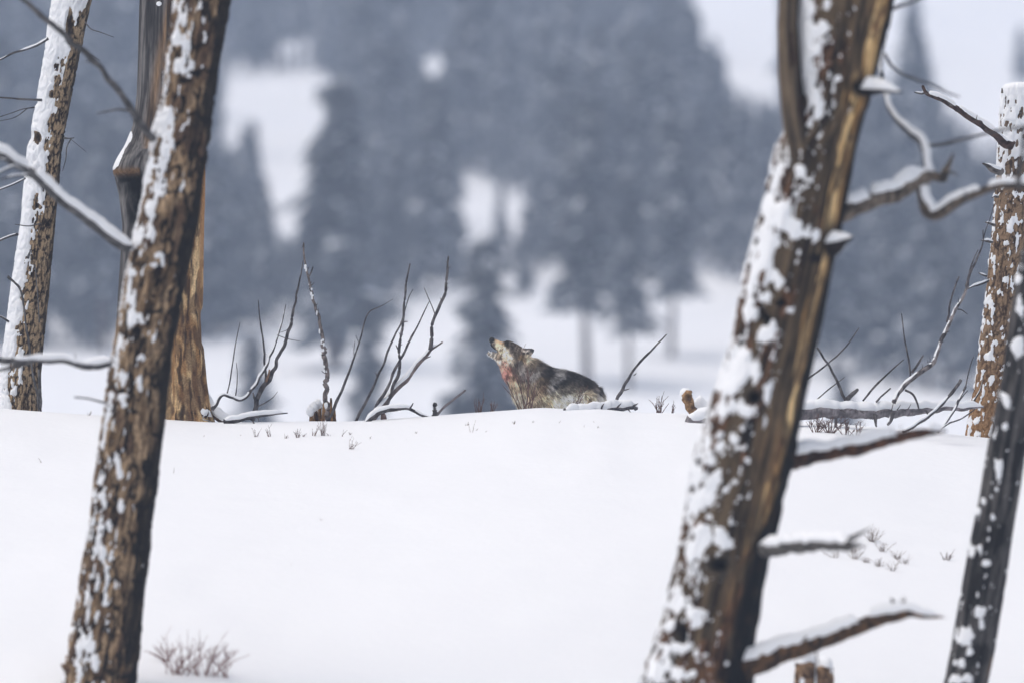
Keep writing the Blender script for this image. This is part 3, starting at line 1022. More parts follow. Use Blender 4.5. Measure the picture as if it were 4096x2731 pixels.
D.disp = 0.02 * (st - 0.5) + 0.022 * barkm + 0.05 * (D.noise(3.2, 1.2, 3, 81.0) - 0.5) + 0.012 * (n2 - 0.5) * barkm - 0.15 * knD + 0.03 * rim - 0.02 * orange
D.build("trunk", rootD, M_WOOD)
# second stem rising from the crotch
D2 = Trunk([(0, 3116, 3196), (100, 3111, 3192), (300, 3114, 3206), (450, 3128, 3220), (540, 3140, 3236), (640, 3165, 3236)], 77.75, 90, 4.0, -1500)
# keep only the part above the crotch
D2c = D2.py[:, 0] < 720
st2 = D2.noise(26, 1.8, 3, 5.0)
D2.cols = mixc(lin(58, 50, 42), lin(120, 104, 84), D2.grain(28, 1.6, 4, 5.0))
D2.cols = mixc(D2.cols, lin(48, 32, 22), sstep(0.54, 0.62, D2.noise(12, 4, 3, 15.0)) * sstep(-0.2, 0.3, D2.u))
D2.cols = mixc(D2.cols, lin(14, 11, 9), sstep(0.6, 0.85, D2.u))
D2.disp = 0.012 * (st2 - 0.5) + 0.015 * (D2.noise(6, 2, 3, 7.0) - 0.5)
nr = int(D2c.sum())
v = D2.surface()[:nr].reshape(-1, 3)
mk("fork_stem", np.vstack([v, D2.c[0, 0]]), [grid_faces(nr, D2.nc)[:, ::-1], np.stack([np.full(D2.nc, len(v)), np.arange(D2.nc), (np.arange(D2.nc) + 1) % D2.nc], -1)], M_WOOD, rootD, np.vstack([D2.cols[:nr].reshape(-1, 3), D2.cols[0, 0]]))
BLOB_D = [(3210, 60, 30, 110), (3222, 180, 32, 70), (3258, 130, 46, 36), (3290, 110, 26, 26), (3250, 40, 18, 30), (3300, 20, 20, 24), (3250, 210, 34, 26), (3218, 250, 18, 40),
          (3350, 235, 20, 22), (3345, 320, 22, 22), (3258, 410, 46, 84), (3225, 330, 20, 60), (3140, 520, 13, 46), (3195, 690, 32, 42), (3235, 725, 34, 20), (3115, 665, 20, 28), (3150, 610, 12, 18), (3100, 720, 20, 50),
          (3066, 810, 30, 66), (3120, 840, 56, 48), (3150, 890, 74, 44), (3100, 960, 84, 60), (3230, 945, 58, 36), (3190, 1020, 14, 30), (3055, 1030, 38, 76), (3018, 1130, 30, 80), (3105, 1120, 36, 58), (3062, 1190, 30, 30), (3085, 1310, 52, 58),
          (2995, 1260, 22, 70), (3040, 1350, 60, 40), (2960, 1420, 58, 50), (2985, 1490, 84, 54), (2920, 1550, 70, 66), (3060, 1560, 24, 60), (2890, 1640, 40, 40), (2985, 1650, 36, 22), (2960, 1625, 30, 20),
          (2825, 1760, 48, 70), (2888, 1800, 36, 60), (2930, 1750, 20, 20), (2986, 1838, 15, 15), (2850, 1920, 46, 56), (2790, 1900, 30, 60), (2934, 1923, 16, 14), (2953, 1983, 16, 18), (2921, 2085, 14, 14), (2780, 2010, 30, 60), (2830, 2000, 40, 36),
          (2815, 2120, 72, 60), (2885, 2150, 60, 54), (2790, 2205, 60, 40), (2750, 2280, 28, 30), (2822, 2318, 24, 22), (2710, 2350, 20, 30), (2723, 2410, 72, 40), (2782, 2445, 36, 26), (2785, 2489, 30, 26), (2690, 2490, 36, 44),
          (2710, 2580, 64, 34), (2660, 2650, 56, 50), (2785, 2607, 20, 18), (2715, 2690, 36, 36), (2901, 2646, 24, 24), (2770, 2680, 16, 18), (2620, 2700, 30, 40)]
blobD = np.zeros((D.nr, D.nc))
for (bx, by, rx, ry) in BLOB_D:
    blobD += np.exp(-(((D.px - bx) / rx) ** 2 + ((D.py - by) / ry) ** 2) * 1.1) * D.front
blobD = np.minimum(blobD, 1.3)
snD = D.noise(12, 6, 4, 91.0)
fieldD = (blobD + 0.9 * (D.noise(20, 9, 3, 92.0) - 0.5) + 1.5 * (snD - 0.5) + 0.45 * (D.noise(48, 26, 2, 93.0) - 0.5) - 0.70) * 1.4
fleck = (D.noise(34, 16, 3, 95.0) - 0.69 + 0.10 * sstep(0.2, -0.8, D.u) + 0.03 * barkm) * 6
fleck = np.where(D.u > 0.25, -1, fleck)
fieldD = np.maximum(fieldD, fleck)
fieldD = np.where(np.sin(D.th) > 0.15, (D.noise(6, 3, 3, 97.0) - 0.62 - 0.25 * D.u) * 3, fieldD)
fieldD -= 3.0 * knD + 2.0 * D.spots([(3130, 1050, 24, 50), (3090, 1240, 12, 30), (3010, 1330, 14, 34), (2960, 1300, 8, 20)])
D.snow(fieldD, 0.020, rootD)
DKD, LTD = lin(38, 32, 28), lin(112, 100, 88)
# limbs of D, on its right side
limb(rootD, [(3560, 40), (3605, 24), (3640, 14), (3680, -10), (3760, -60)], [8, 7, 5, 3], 78, (0.1, 0.5), DKB, LTB, name="twig")
limb(rootD, [(3440, 360), (3490, 366), (3550, 368), (3604, 366)], [26, 17, 12, 5], 78, (-0.2, -0.5), (0.008, 0.007, 0.007), lin(40, 32, 28), name="branch_stub", jag=3, snow=0.06, cover=-0.1, width=1.1)
b4 = limb(rootD, [(3360, 850), (3420, 826), (3500, 800), (3600, 768), (3665, 725), (3720, 705)], [44, 36, 33, 32, 36, 28], 78, (0.05, 0.35), lin(46, 41, 37), lin(128, 116, 104), snow=0.06, cover=-0.1, rough=0.22, width=0.85)
limb(b4, [(3715, 705), (3768, 712), (3772, 680), (3790, 650), (3815, 612)], [22, 18, 15, 10, 3], 78, (0.35, 0.2), (0.02, 0.018, 0.017), LTD, name="broken_tip")
limb(b4, [(3772, 700), (3800, 688), (3828, 700)], [10, 7, 3], 78, (0.3, 0.5), DKB, LTB, name="twig")
limb(b4, [(3722, 710), (3712, 660), (3702, 600), (3690, 568), (3640, 530), (3590, 480), (3556, 420), (3536, 360), (3522, 290), (3530, 220), (3538, 160)], [22, 19, 17, 15, 12, 12, 11, 10, 8, 6], 78, (0.35, 1.3), DKB, LTB, name="side_branch", snow=0.03, cover=0.15, width=0.8)
limb(b4, [(3700, 585), (3760, 582), (3830, 566), (3930, 540), (4020, 520), (4100, 508), (4220, 500)], [8, 7, 6, 6, 5], 78, (0.5, 1.1), DKB, LTB, name="twig")
limb(b4, [(3694, 745), (3700, 800), (3720, 850), (3752, 856), (3800, 832), (3870, 790), (3960, 752), (4040, 745), (4110, 748), (4250, 760)], [30, 26, 24, 20, 17, 16, 15, 15, 12], 78, (0.35, -0.2), lin(52, 47, 43), LTD, name="side_branch", snow=0.04, cover=0.0, width=0.8)
limb(b4, [(3868, 800), (3862, 778), (3858, 768)], [7, 5, 3], 78, (0.05, 0.0), DKB, LTB, name="twig")
limb(b4, [(4080, 760), (4076, 700), (4086, 620), (4094, 540), (4098, 500)], [10, 9, 9, 8, 6], 78, (-0.1, 0.0), DKB, LTB, name="twig")
limb(rootD, [(3540, 215), (3562, 262), (3600, 295), (3660, 318), (3720, 336), (3780, 368), (3838, 388)], [7, 6, 6, 5, 4, 3], 78, (0.9, 1.8), DKB, LTB, name="twig")
limb(rootD, [(3320, 990), (3352, 980), (3385, 965), (3412, 950)], [42, 30, 14, 3], 78, (-0.2, -0.4), (0.006, 0.006, 0.006), lin(44, 36, 32), name="branch_stub", snow=0.05, cover=-0.1)
limb(rootD, [(3150, 1850), (3200, 1832), (3330, 1808), (3450, 1785), (3560, 1752), (3680, 1736), (3785, 1722)], [46, 34, 30, 28, 26, 18, 5], 78, (0.0, 0.25), (0.007, 0.006, 0.006), lin(92, 62, 42), snow=0.06, cover=-0.05, rough=0.25, width=0.85)
limb(rootD, [(3060, 2200), (3110, 2190), (3220, 2182), (3320, 2178), (3394, 2178)], [34, 28, 27, 26, 23], 76.5, (1.0, -0.8), lin(52, 50, 48), lin(98, 94, 90), name="branch_stub", jag=4, snow=0.045, cover=-0.1, width=0.9)
b8 = limb(rootD, [(2980, 2670), (3060, 2636), (3200, 2588), (3340, 2540), (3470, 2492), (3560, 2462), (3640, 2452), (3700, 2462), (3765, 2464)], [52, 42, 38, 36, 32, 30, 28, 14, 5], 78, (-0.2, -0.5), (0.010, 0.009, 0.008), lin(100, 74, 50), jag=2, snow=0.055, cover=-0.05, rough=0.25, width=0.85)
limb(b8, [(3620, 2452), (3625, 2425), (3612, 2402)], [20, 15, 7], 78, (-0.4, -0.45), (0.02, 0.018, 0.016), LTD, name="broken_tip", jag=4, snow=0.03)
limb(b8, [(3585, 2440), (3576, 2412), (3566, 2392)], [12, 9, 4], 78, (-0.4, -0.45), lin(60, 56, 54), LTD, name="broken_tip", snow=0.03)
limb(b8, [(3205, 2580), (3215, 2560), (3225, 2545)], [9, 7, 4], 78, (-0.3, -0.4), (0.02, 0.018, 0.016), LTD, name="twig")
limb(b8, [(3262, 2600), (3268, 2630), (3268, 2655)], [5, 4, 3], 78, (-0.3, -0.3), DKB, LTB, name="twig")

barbs(rootD, [(3420, 826), (3500, 800), (3600, 768), (3690, 715)], None, 78, 5, 0.09, 71, 4.0, dd=(0.05, 0.35))
barbs(rootD, [(3720, 850), (3800, 832), (3870, 790), (3960, 752), (4100, 748)], None, 78, 7, 0.09, 72, 3.2, dd=(0.1, -0.1))
barbs(rootD, [(3200, 1832), (3450, 1785), (3680, 1736)], None, 78, 6, 0.09, 73, 3.6, dd=(0.0, 0.2))
barbs(rootD, [(3060, 2636), (3340, 2540), (3560, 2462)], None, 78, 6, 0.10, 74, 4.0, dd=(-0.2, -0.4))

# --- F: snow-flecked broken tree at the right edge
F = Trunk([(356, 4008, 4140), (400, 4006, 4142), (600, 3990, 4134), (900, 3971, 4118), (1200, 3939, 4090), (1500, 3904, 4058), (1745, 3860, 4022)], 100.6, 150)
rootF = thing("broken_pine", F.base, "broken top brown trunk flecked with snow and capped white, right edge", "tree")
n1 = F.noise(22, 9, 3, 6.0)
n2 = F.noise(46, 22, 2, 3.0)
fis = sstep(0.82, 0.97, 1 - np.abs(2 * n1 - 1))
F.disp = 0.014 * (n2 - 0.5) - 0.014 * fis + 0.02 * (F.noise(5, 2, 2, 9.0) - 0.5)
F.cols = mixc(mixc(lin(124, 100, 76), lin(160, 132, 100), n2), lin(56, 40, 28), np.clip(fis * 0.8 + 0.7 * sstep(0.58, 0.7, n2), 0, 1))
F.cols = mixc(F.cols, lin(176, 124, 60), sstep(1300, 1740, F.py) * 0.35)
F.cols = mixc(F.cols, lin(70, 62, 56), sstep(900, 500, F.py) * 0.5)
F.build("trunk", rootF, M_BARK)
sfl = F.noise(24, 12, 3, 44.0)
fieldF = (sfl - np.interp(F.py, [356, 620, 680, 1740], [0.30, 0.42, 0.575, 0.59])) * 6 - 0.6 * sstep(0.2, 0.8, F.u)
fieldF = np.where(np.sin(F.th) > 0.2, fieldF - 0.6, fieldF)
F.snow(fieldF, 0.016, rootF)
capv = F.surface()[0]
cc = F.c[0, 0]
cap = [cc + (capv - cc) * s + np.array([0, 0, h]) for s, h in ((0.98, -0.08), (1.04, -0.01), (0.95, 0.035), (0.72, 0.062), (0.4, 0.075), (0.08, 0.08))]
mk("snow_cap", np.vstack(cap), grid_faces(len(cap), F.nc), M_SNOW, rootF)
limb(rootF, [(4050, 590), (4010, 565), (3940, 510), (3880, 470), (3800, 420), (3740, 390), (3705, 372), (3690, 345)], [20, 17, 15, 14, 11, 10, 9, 6], 100.4, (-0.1, -0.5), lin(36, 26, 22), lin(84, 66, 58), snow=0.04, cover=0.2, rough=0.25)
barbs(rootF, [(4010, 565), (3880, 470), (3800, 420), (3705, 372)], None, 100.3, 9, 0.06, 5, 2.5, dd=(-0.1, -0.5))
for q, r in (([(3702, 372), (3680, 374), (3658, 370)], [6, 4, 2]), ([(4000, 690), (3960, 672), (3930, 655)], [16, 12, 3]), ([(3975, 900), (3955, 893), (3942, 890)], [7, 5, 2]), ([(3965, 968), (3945, 964), (3924, 962)], [7, 5, 2]),
             ([(3952, 1125), (3920, 1135), (3890, 1145), (3872, 1155)], [6, 5, 4, 3]), ([(3945, 1105), (3925, 1098), (3915, 1092)], [4, 3, 2]), ([(3990, 790), (3978, 786), (3968, 792)], [6, 4, 2]),
             ([(3868, 1640), (3890, 1610), (3920, 1560), (3935, 1500)], [3, 3, 2, 1.5])):
    limb(rootF, q, r, 100.3, (-0.1, -0.4), lin(48, 44, 42), lin(110, 104, 100), name="twig", snow=0.02)
limb(rootF, [(4012, 375), (4009, 362), (4008, 354)], [5, 4, 2], 100.4, (-0.2, -0.2), lin(60, 50, 44), lin(110, 100, 90), name="splinter")

# --- G: dark smooth pole of a trunk at the lower right
G = Trunk([(900, 4118, 4248), (1050, 4080, 4220), (1200, 4051, 4196), (1500, 4008, 4160), (1750, 3954, 4112), (2000, 3915, 4073), (2200, 3872, 4040), (2400, 3836, 4010), (2600, 3803, 3980), (2731, 3776, 3952)], 83.0, 130)
rootG = thing("dead_pole", G.base, "smooth dark grey leaning dead trunk with scattered snow blotches, lower right corner", "tree")
st = G.noise(30, 1.3, 4, 4.0)
G.cols = mixc(lin(34, 33, 33), lin(88, 84, 82), G.grain(34, 2.2, 4, 4.0))
G.cols = mixc(G.cols, lin(24, 22, 21), sstep(0.56, 0.66, G.noise(9, 3.5, 4, 14.0)) * 0.8)
G.cols = mixc(G.cols, lin(112, 84, 58), sstep(0.58, 0.68, G.noise(14, 2, 3, 8.0)) * sstep(2300, 2550, G.py) * sstep(0.0, 0.3, G.u))
crk = np.exp(-(((G.px - np.interp(G.py, [1000, 1750, 2000, 2400, 2731], [4150, 4038, 4002, 3960, 3905])) / 3.5) ** 2)) * G.front
G.cols = mixc(G.cols, np.array([0.01, 0.01, 0.01]), np.clip(crk, 0, 1) * 0.8)
G.disp = 0.014 * (st - 0.5) - 0.008 * sstep(0.56, 0.64, G.noise(14, 5, 3, 24.0)) + 0.022 * (G.noise(4, 1.2, 2, 3.0) - 0.5) - 0.012 * crk
G.build("trunk", rootG, M_WOOD)
blobG = G.spots([(3988, 1866, 18, 42), (3982, 1953, 9, 9), (3932, 2000, 11, 17), (3913, 2044, 9, 20), (3970, 2066, 11, 13), (3885, 2203, 15, 26), (3916, 2190, 15, 20), (3938, 2250, 24, 15), (3913, 2450, 20, 27), (3922, 2490, 14, 26),
                 (3854, 2544, 32, 46), (3872, 2600, 16, 20), (3835, 2650, 22, 20), (3815, 2710, 30, 20), (3870, 2705, 16, 18), (4081, 1238, 16, 42), (4069, 1389, 25, 36), (4015, 1601, 18, 36), (4020, 1704, 11, 16), (3952, 2110, 5, 14), (3948, 2150, 6, 14), (3905, 2375, 5, 16), (4075, 1120, 12, 20)], 0.9)
G.snow((blobG + 0.9 * (G.noise(50, 26, 2, 19.0) - 0.5) + 1.7 * (G.noise(26, 13, 3, 9.0) - 0.5) - 0.48) * 2.4, 0.016, rootG)

# --- E: split snowy post low behind the right trunk
d = 84.0
for_E = P(3250, 2760, d)
rootE = thing("split_stump", (for_E[0], d, float(ground(for_E[0], d))), "small split stump topped with snow under the lowest right limb", "stump")
for (cx, hw, top, sd_) in ((3218, 40, 2652, 1.0), (3300, 34, 2668, 5.0)):
    zb = float(ground(for_E[0], d)) - 0.3
    pt = P(cx, top, d)
    zz = np.linspace(zb, pt[2], 40)
    path = np.stack([np.full(40, pt[0]), np.full(40, d) + 0.03 * np.sin(zz * 6), zz], -1)
    v, f = tube_geo(path, np.full(40, hw * mpp(d)), 26, 0.25, 9)
    half = mk("stump_half", v, f, M_BARK, rootE, branch_cols(v, lin(58, 42, 32), lin(146, 118, 92), 24, sd_))
    th = np.linspace(0, 2 * np.pi, 26, endpoint=False)
    rings = []
    for s, h in ((1.02, -0.16), (1.08, -0.03), (1.02, 0.045), (0.8, 0.085), (0.45, 0.105), (0.05, 0.115)):
        rr = hw * mpp(d) * s * (1 + 0.15 * np.sin(th * 3 + sd_))
        hz = h + (0.10 * np.sin(th * 5 + sd_) if h < -0.1 else 0)
        rings.append(np.stack([pt[0] + rr * np.cos(th), d + rr * np.sin(th), pt[2] + hz + 0 * th], -1))
    mk("snow", np.vstack(rings), grid_faces(6, 26), M_SNOW, half)

# ------------------------------------------------------------------ fallen log and dead boughs at the right of the crest
GD, GL = lin(52, 49, 50), lin(104, 100, 100)


def bough(name, label, cat, d, base, limbs, group=None):
    p = P(base[0], base[1], d)
    t = thing(name, p, label, cat, group)
    for l in limbs:
        kw = dict(dark=GD, light=GL)
        kw.update(l[3] if len(l) > 3 else {})
        limb(t, l[0], [q * (0.84 if q < 9 else 1.0) for q in l[1]], d, l[2], **kw)
    return t


dH = 99.0
rootH = thing("fallen_log", P(3000, 1680, dH), "long grey fallen log under snow with upright dead boughs, right of the wolf", "log")
limb(rootH, [(2752, 1692), (2800, 1690), (2900, 1680), (3050, 1664), (3200, 1648), (3320, 1645), (3450, 1648), (3600, 1645), (3720, 1638), (3830, 1634), (3935, 1626)],
     [30, 36, 36, 33, 29, 25, 22, 20, 15, 10, 3], dH, (-0.5, 0.6), lin(92, 88, 90), lin(140, 134, 136), name="stem", snow=0.055, cover=-0.15, width=0.85, step=0.025, ns=14)
HB = [([(3400, 1640), (3360, 1555), (3320, 1470), (3270, 1390)], [7, 6, 5, 4], (0, -0.2), {}),
      ([(3225, 1520), (3310, 1455), (3380, 1390), (3436, 1312)], [3.5, 3.5, 3, 2], (0.1, 0.5), {}),
      ([(3262, 1602), (3310, 1560), (3378, 1508)], [3, 2.5, 2], (0.1, 0.3), {}),
      ([(3388, 1600), (3412, 1580), (3428, 1558)], [9, 9, 6], (0, 0.1), {"name": "branch_stub"}),
      ([(3453, 1602), (3490, 1555), (3550, 1495), (3614, 1438)], [4, 4, 3, 2], (0, 0.3), {}),
      ([(3505, 1605), (3530, 1580), (3562, 1552)], [4, 4, 3], (0, 0.2), {}),
      ([(3575, 1610), (3600, 1560), (3640, 1520), (3690, 1482), (3730, 1450), (3752, 1400), (3780, 1330), (3815, 1250), (3850, 1190), (3872, 1145)], [9, 9, 9, 10, 9, 8, 8, 7, 6, 5], (0, 0.35), {"snow": 0.014, "cover": 0.3, "width": 0.8, "light": lin(150, 142, 140)}),
      ([(3868, 1150), (3880, 1090), (3905, 1040), (3930, 980), (3932, 920)], [6, 5, 4, 3, 2], (0.35, 0.3), {"snow": 0.006, "name": "twig"}),
      ([(3872, 1150), (3876, 1105), (3886, 1060), (3912, 1000)], [4, 3.5, 3, 2], (0.35, 0.5), {"name": "twig"}),
      ([(3930, 985), (3940, 930), (3962, 870), (3975, 820)], [2.5, 2, 1.6, 1.2], (0.3, 0.4), {"name": "twig"}),
      ([(3790, 1290), (3800, 1220), (3816, 1160), (3836, 1108)], [5, 4, 4, 3], (0.2, 0.1), {"name": "twig"}),
      ([(3832, 1238), (3850, 1242), (3870, 1258)], [3, 2.5, 1.5], (0.3, 0.4), {"name": "twig"}),
      ([(3642, 1510), (3635, 1440), (3618, 1350), (3606, 1255)], [4, 3.5, 3, 2], (0.1, 0.4), {"name": "twig"}),
      ([(3648, 1490), (3670, 1455), (3692, 1420)], [5, 5, 3], (0.1, 0.3), {"name": "twig"}),
      ([(3620, 1560), (3650, 1575), (3668, 1610), (3676, 1640)], [5, 4, 4, 3], (0.1, 0.0), {"name": "twig"}),
      ([(3345, 1650), (3343, 1700), (3336, 1745)], [7, 6, 5], (-0.1, -0.2), {"name": "prop_branch"}),
      ([(3495, 1655), (3500, 1690), (3506, 1705)], [9, 6, 3], (-0.1, -0.2), {"name": "prop_branch"}),
      ([(3572, 1648), (3560, 1680), (3550, 1696)], [9, 9, 7], (-0.1, -0.1), {"name": "prop_branch", "snow": 0.02}),
      ([(3705, 1640), (3712, 1660), (3715, 1672)], [5, 3, 2], (-0.1, -0.1), {"name": "twig"})]
for pts, rp, dd_, kw in HB:
    kk = dict(dark=GD, light=GL, step=0.022)
    kk.update(kw)
    limb(rootH, pts, rp, dH + 0.15, dd_, **kk)
barbs(rootH, [(3300, 1640), (3500, 1640), (3700, 1635)], None, dH, 10, 0.07, 3, 2.6)
barbs(rootH, [(3640, 1520), (3752, 1400), (3815, 1250), (3872, 1145)], None, dH + 0.2, 16, 0.05, 4, 2.0)

bough("leaning_bough", "grey snow lined bough leaning across the far end of the long fallen log", "branch", 98.6, (3620, 1720),
      [([(3610, 1725), (3660, 1700), (3720, 1655), (3770, 1615), (3810, 1560), (3842, 1520)], [6, 7, 8, 8, 7.5, 7], (-0.3, 0.4), {"snow": 0.014, "cover": 0.2, "width": 0.8})])
bough("leaning_bough", "thin twiggy bough crossing the log tip beside the snow flecked right trunk", "branch", 98.3, (3740, 1725),
      [([(3750, 1728), (3780, 1690), (3815, 1640), (3840, 1590), (3862, 1545)], [7, 7, 7, 6, 5], (-0.1, 0.3), {"snow": 0.012}),
       ([(3838, 1600), (3862, 1570), (3872, 1560)], [4, 3, 2], (0.2, 0.3), {"name": "twig"}),
       ([(3862, 1550), (3872, 1500), (3885, 1450), (3895, 1425)], [4, 3, 2.5, 1.5], (0.3, 0.5), {"name": "twig"}),
       ([(3760, 1716), (3800, 1690), (3850, 1670), (3900, 1635)], [5, 4, 4, 2], (-0.1, 0.2), {"name": "twig", "snow": 0.008})])

# broken root stub and snow heap left of the split trunk
rs = thing("broken_stub", P(2760, 1650, 99.2), "short pale brown broken stub capped with snow at the log end", "stump")
o = limb(rs, [(2772, 1680), (2765, 1640), (2752, 1600), (2742, 1568)], [16, 18, 21, 22], 99.2, (0, -0.05), lin(84, 60, 42), lin(170, 136, 98), name="stem", rough=0.2, step=0.012, ns=14)
top = P(2742, 1566, 99.2)
th = np.linspace(0, 2 * np.pi, 18, endpoint=False)
rings = [np.stack([top[0] + q * 0.062 * np.cos(th), top[1] - 0.02 + q * 0.062 * np.sin(th), top[2] + h + (0.02 * np.sin(3 * th) if h < -0.02 else 0) + 0.12 * q * 0.062 * np.sin(th)], -1) for q, h in ((1.02, -0.065), (1.12, -0.02), (1.0, 0.02), (0.6, 0.04), (0.05, 0.045))]
mk("snow", np.vstack(rings), grid_faces(5, 18), M_SNOW, o)
limb(rs, [(2765, 1610), (2800, 1640), (2850, 1662), (2960, 1680)], [8, 14, 20, 20], 99.3, (0.1, 0.15), lin(92, 88, 90), lin(130, 124, 124), name="root", snow=0.10, cover=-0.4, width=1.4)

# ------------------------------------------------------------------ log beside the wolf, stick behind it
t = bough("short_log", "thin dark log with thorny stubs and thick snow in front of the wolf's hindquarters", "log", 99.7, (2400, 1650),
          [([(2258, 1650), (2300, 1652), (2350, 1646), (2440, 1636), (2500, 1630), (2545, 1628)], [11, 13, 13, 12, 11, 10], (-0.25, 0.25), {"dark": lin(62, 60, 64), "light": lin(100, 98, 102), "name": "stem", "snow": 0.055, "cover": -0.35, "step": 0.015, "ns": 12}),
           ([(2258, 1650), (2256, 1640), (2262, 1634)], [8, 6, 4], (-0.25, -0.25), {"name": "twig_stub"}),
           ([(2405, 1632), (2410, 1622), (2416, 1612)], [5, 4, 1.5], (-0.05, -0.1), {"name": "twig_stub"}),
           ([(2470, 1628), (2478, 1618), (2484, 1612)], [5, 4, 1.5], (0.0, -0.05), {"name": "twig_stub"}),
           ([(2530, 1626), (2542, 1618), (2552, 1612)], [6, 4, 1.5], (0.2, 0.15), {"name": "twig_stub"}),
           ([(2405, 1642), (2415, 1654), (2434, 1660)], [5, 4, 2], (-0.05, -0.15), {"name": "twig_stub"}),
           ([(2512, 1634), (2518, 1642), (2522, 1648)], [4, 3, 1.5], (0.1, 0.0), {"name": "twig_stub"})])
bough("upright_stick", "single grey stick slanting up from the snow right of the wolf", "stick", 100.3, (2458, 1625),
      [([(2448, 1640), (2466, 1600), (2488, 1560), (2505, 1530), (2535, 1480), (2560, 1450), (2600, 1408), (2630, 1375), (2666, 1338)], [9, 8, 7.5, 7, 6, 5.5, 5, 4, 2.5], (0, 0.3), {"name": "stem", "step": 0.02}),
       ([(2498, 1558), (2508, 1556), (2518, 1553)], [4, 3, 2], (0.1, 0.0), {"name": "twig_stub"}),
       ([(2535, 1500), (2541, 1496), (2545, 1491)], [3, 2.5, 1.5], (0.1, 0.1), {"name": "twig_stub"})])

# ------------------------------------------------------------------ sticks and boughs left of the wolf
SD, SL = lin(48, 45, 47), lin(92, 87, 89)
k = dict(dark=SD, light=SL, step=0.02)
dS = 100.2
t1 = bough("snowy_stick", "tallest upright stick crusted with snow lumps, growing out of the rotten stump", "stick", dS, (1308, 1680),
           [([(1308, 1690), (1306, 1580), (1305, 1495), (1300, 1430), (1293, 1375), (1280, 1290), (1259, 1214), (1243, 1150), (1233, 1111), (1222, 1060), (1216, 1025), (1214, 972)], [10, 9.5, 9.5, 9, 9, 8.5, 8, 7, 6, 5, 4.5, 4], (0, 0), {"name": "stem", "step": 0.015, "dark": lin(74, 68, 66), "light": lin(136, 126, 122)}),
            ([(1236, 1105), (1246, 1085), (1252, 1068)], [4, 3.5, 3], (0, -0.05), {"name": "twig"}),
            ([(1214, 978), (1209, 990), (1206, 994)], [2, 2, 1], (0, 0), {"name": "twig"})])
barbs(t1, [(1305, 1600), (1293, 1375), (1259, 1214), (1225, 1070)], None, dS, 16, 0.05, 11, 2.6)
pth = px_path([(1308, 1690), (1306, 1580), (1305, 1495), (1293, 1375), (1259, 1214), (1233, 1111), (1216, 1025)], dS, (0, 0), 0.02)
rr = np.random.default_rng(5)
for i in range(34):                              # lumps of snow caught on its rough bark
    f = rr.random() ** 1.2
    c = pth[int(f * (len(pth) - 1))]
    w = mpp(dS) * (8.5 - 3 * f)
    s = (0.008 + 0.009 * rr.random()) * (1.8 if i in (3, 9) else 1)
    u_, v_ = np.meshgrid(np.linspace(0, 2 * np.pi, 8, endpoint=False), np.linspace(0.02, np.pi - 0.02, 6))
    nn = 1 + 0.35 * (rr.random(u_.shape) - 0.5)
    off = np.array([(-0.75 + rr.random()) * w * 1.2, -w * (0.4 + 0.5 * rr.random()), 0])
    vv = np.stack([s * np.sin(v_) * np.cos(u_) * nn * 0.9, s * np.sin(v_) * np.sin(u_) * nn * 0.7, (1.3 + 1.2 * rr.random()) * s * np.cos(v_) * nn], -1).reshape(-1, 3) + c + off
    mk("snow", vv, grid_faces(6, 8)[:, ::-1], M_SNOW, t1)

rootK2 = bough("dead_bough", "dark bare bough arching up left of the snow crusted stick with one fork", "branch", dS, (1012, 1665),
               [([(1008, 1680), (1014, 1648), (1030, 1593), (1055, 1545), (1087, 1495), (1110, 1440), (1133, 1386), (1167, 1283), (1190, 1162), (1205, 1090), (1213, 1040)], [11, 10, 10, 9, 8.5, 8, 7.5, 6.5, 5, 3.5, 2], (0, 0.3), {"name": "stem", "step": 0.02}),
                ([(1062, 1535), (1062, 1500), (1061, 1467), (1055, 1390), (1047, 1323), (1038, 1260), (1033, 1200)], [6, 5.5, 5, 4.5, 4, 3, 2], (0.1, -0.2), {"name": "side_branch"}),
                ([(1068, 1530), (1074, 1500), (1078, 1478)], [6, 5, 4], (0.05, 0.0), {"name": "branch_stub", "dark": lin(100, 76, 60), "light": lin(140, 112, 92)}),
                ([(1022, 1600), (1016, 1585), (1012, 1570)], [6, 5, 3], (0, -0.1), {"name": "branch_stub"}),
                ([(1165, 1290), (1150, 1318), (1120, 1330)], [2, 1.5, 1], (0.2, 0.2), {"name": "twig"})])
bough("dead_bough", "slender bough with snowy dip in its curve beside the decayed brown trunk", "branch", 99.9, (857, 1630),
      [([(850, 1640), (872, 1600), (892, 1577), (925, 1590), (966, 1600), (1007, 1560), (1040, 1510), (1058, 1478), (1080, 1425), (1099, 1381), (1125, 1300), (1144, 1218)], [9, 8, 8, 7, 7, 7, 6.5, 6, 5, 4.5, 3, 1.5], (-0.1, 0.1), {"name": "stem", "snow": 0.016, "cover": 0.2, "step": 0.02}),
       ([(908, 1575), (920, 1520), (932, 1440), (945, 1360), (960, 1290)], [3.5, 3, 3, 2.5, 1.5], (0, 0.15), {"name": "side_branch"}),
       ([(942, 1588), (948, 1540), (949, 1490), (945, 1450)], [3, 2.5, 2, 1.5], (0, -0.1), {"name": "side_branch"}),
       ([(1108, 1340), (1150, 1355), (1200, 1364)], [2, 1.5, 1], (0.05, 0.0), {"name": "twig"})])
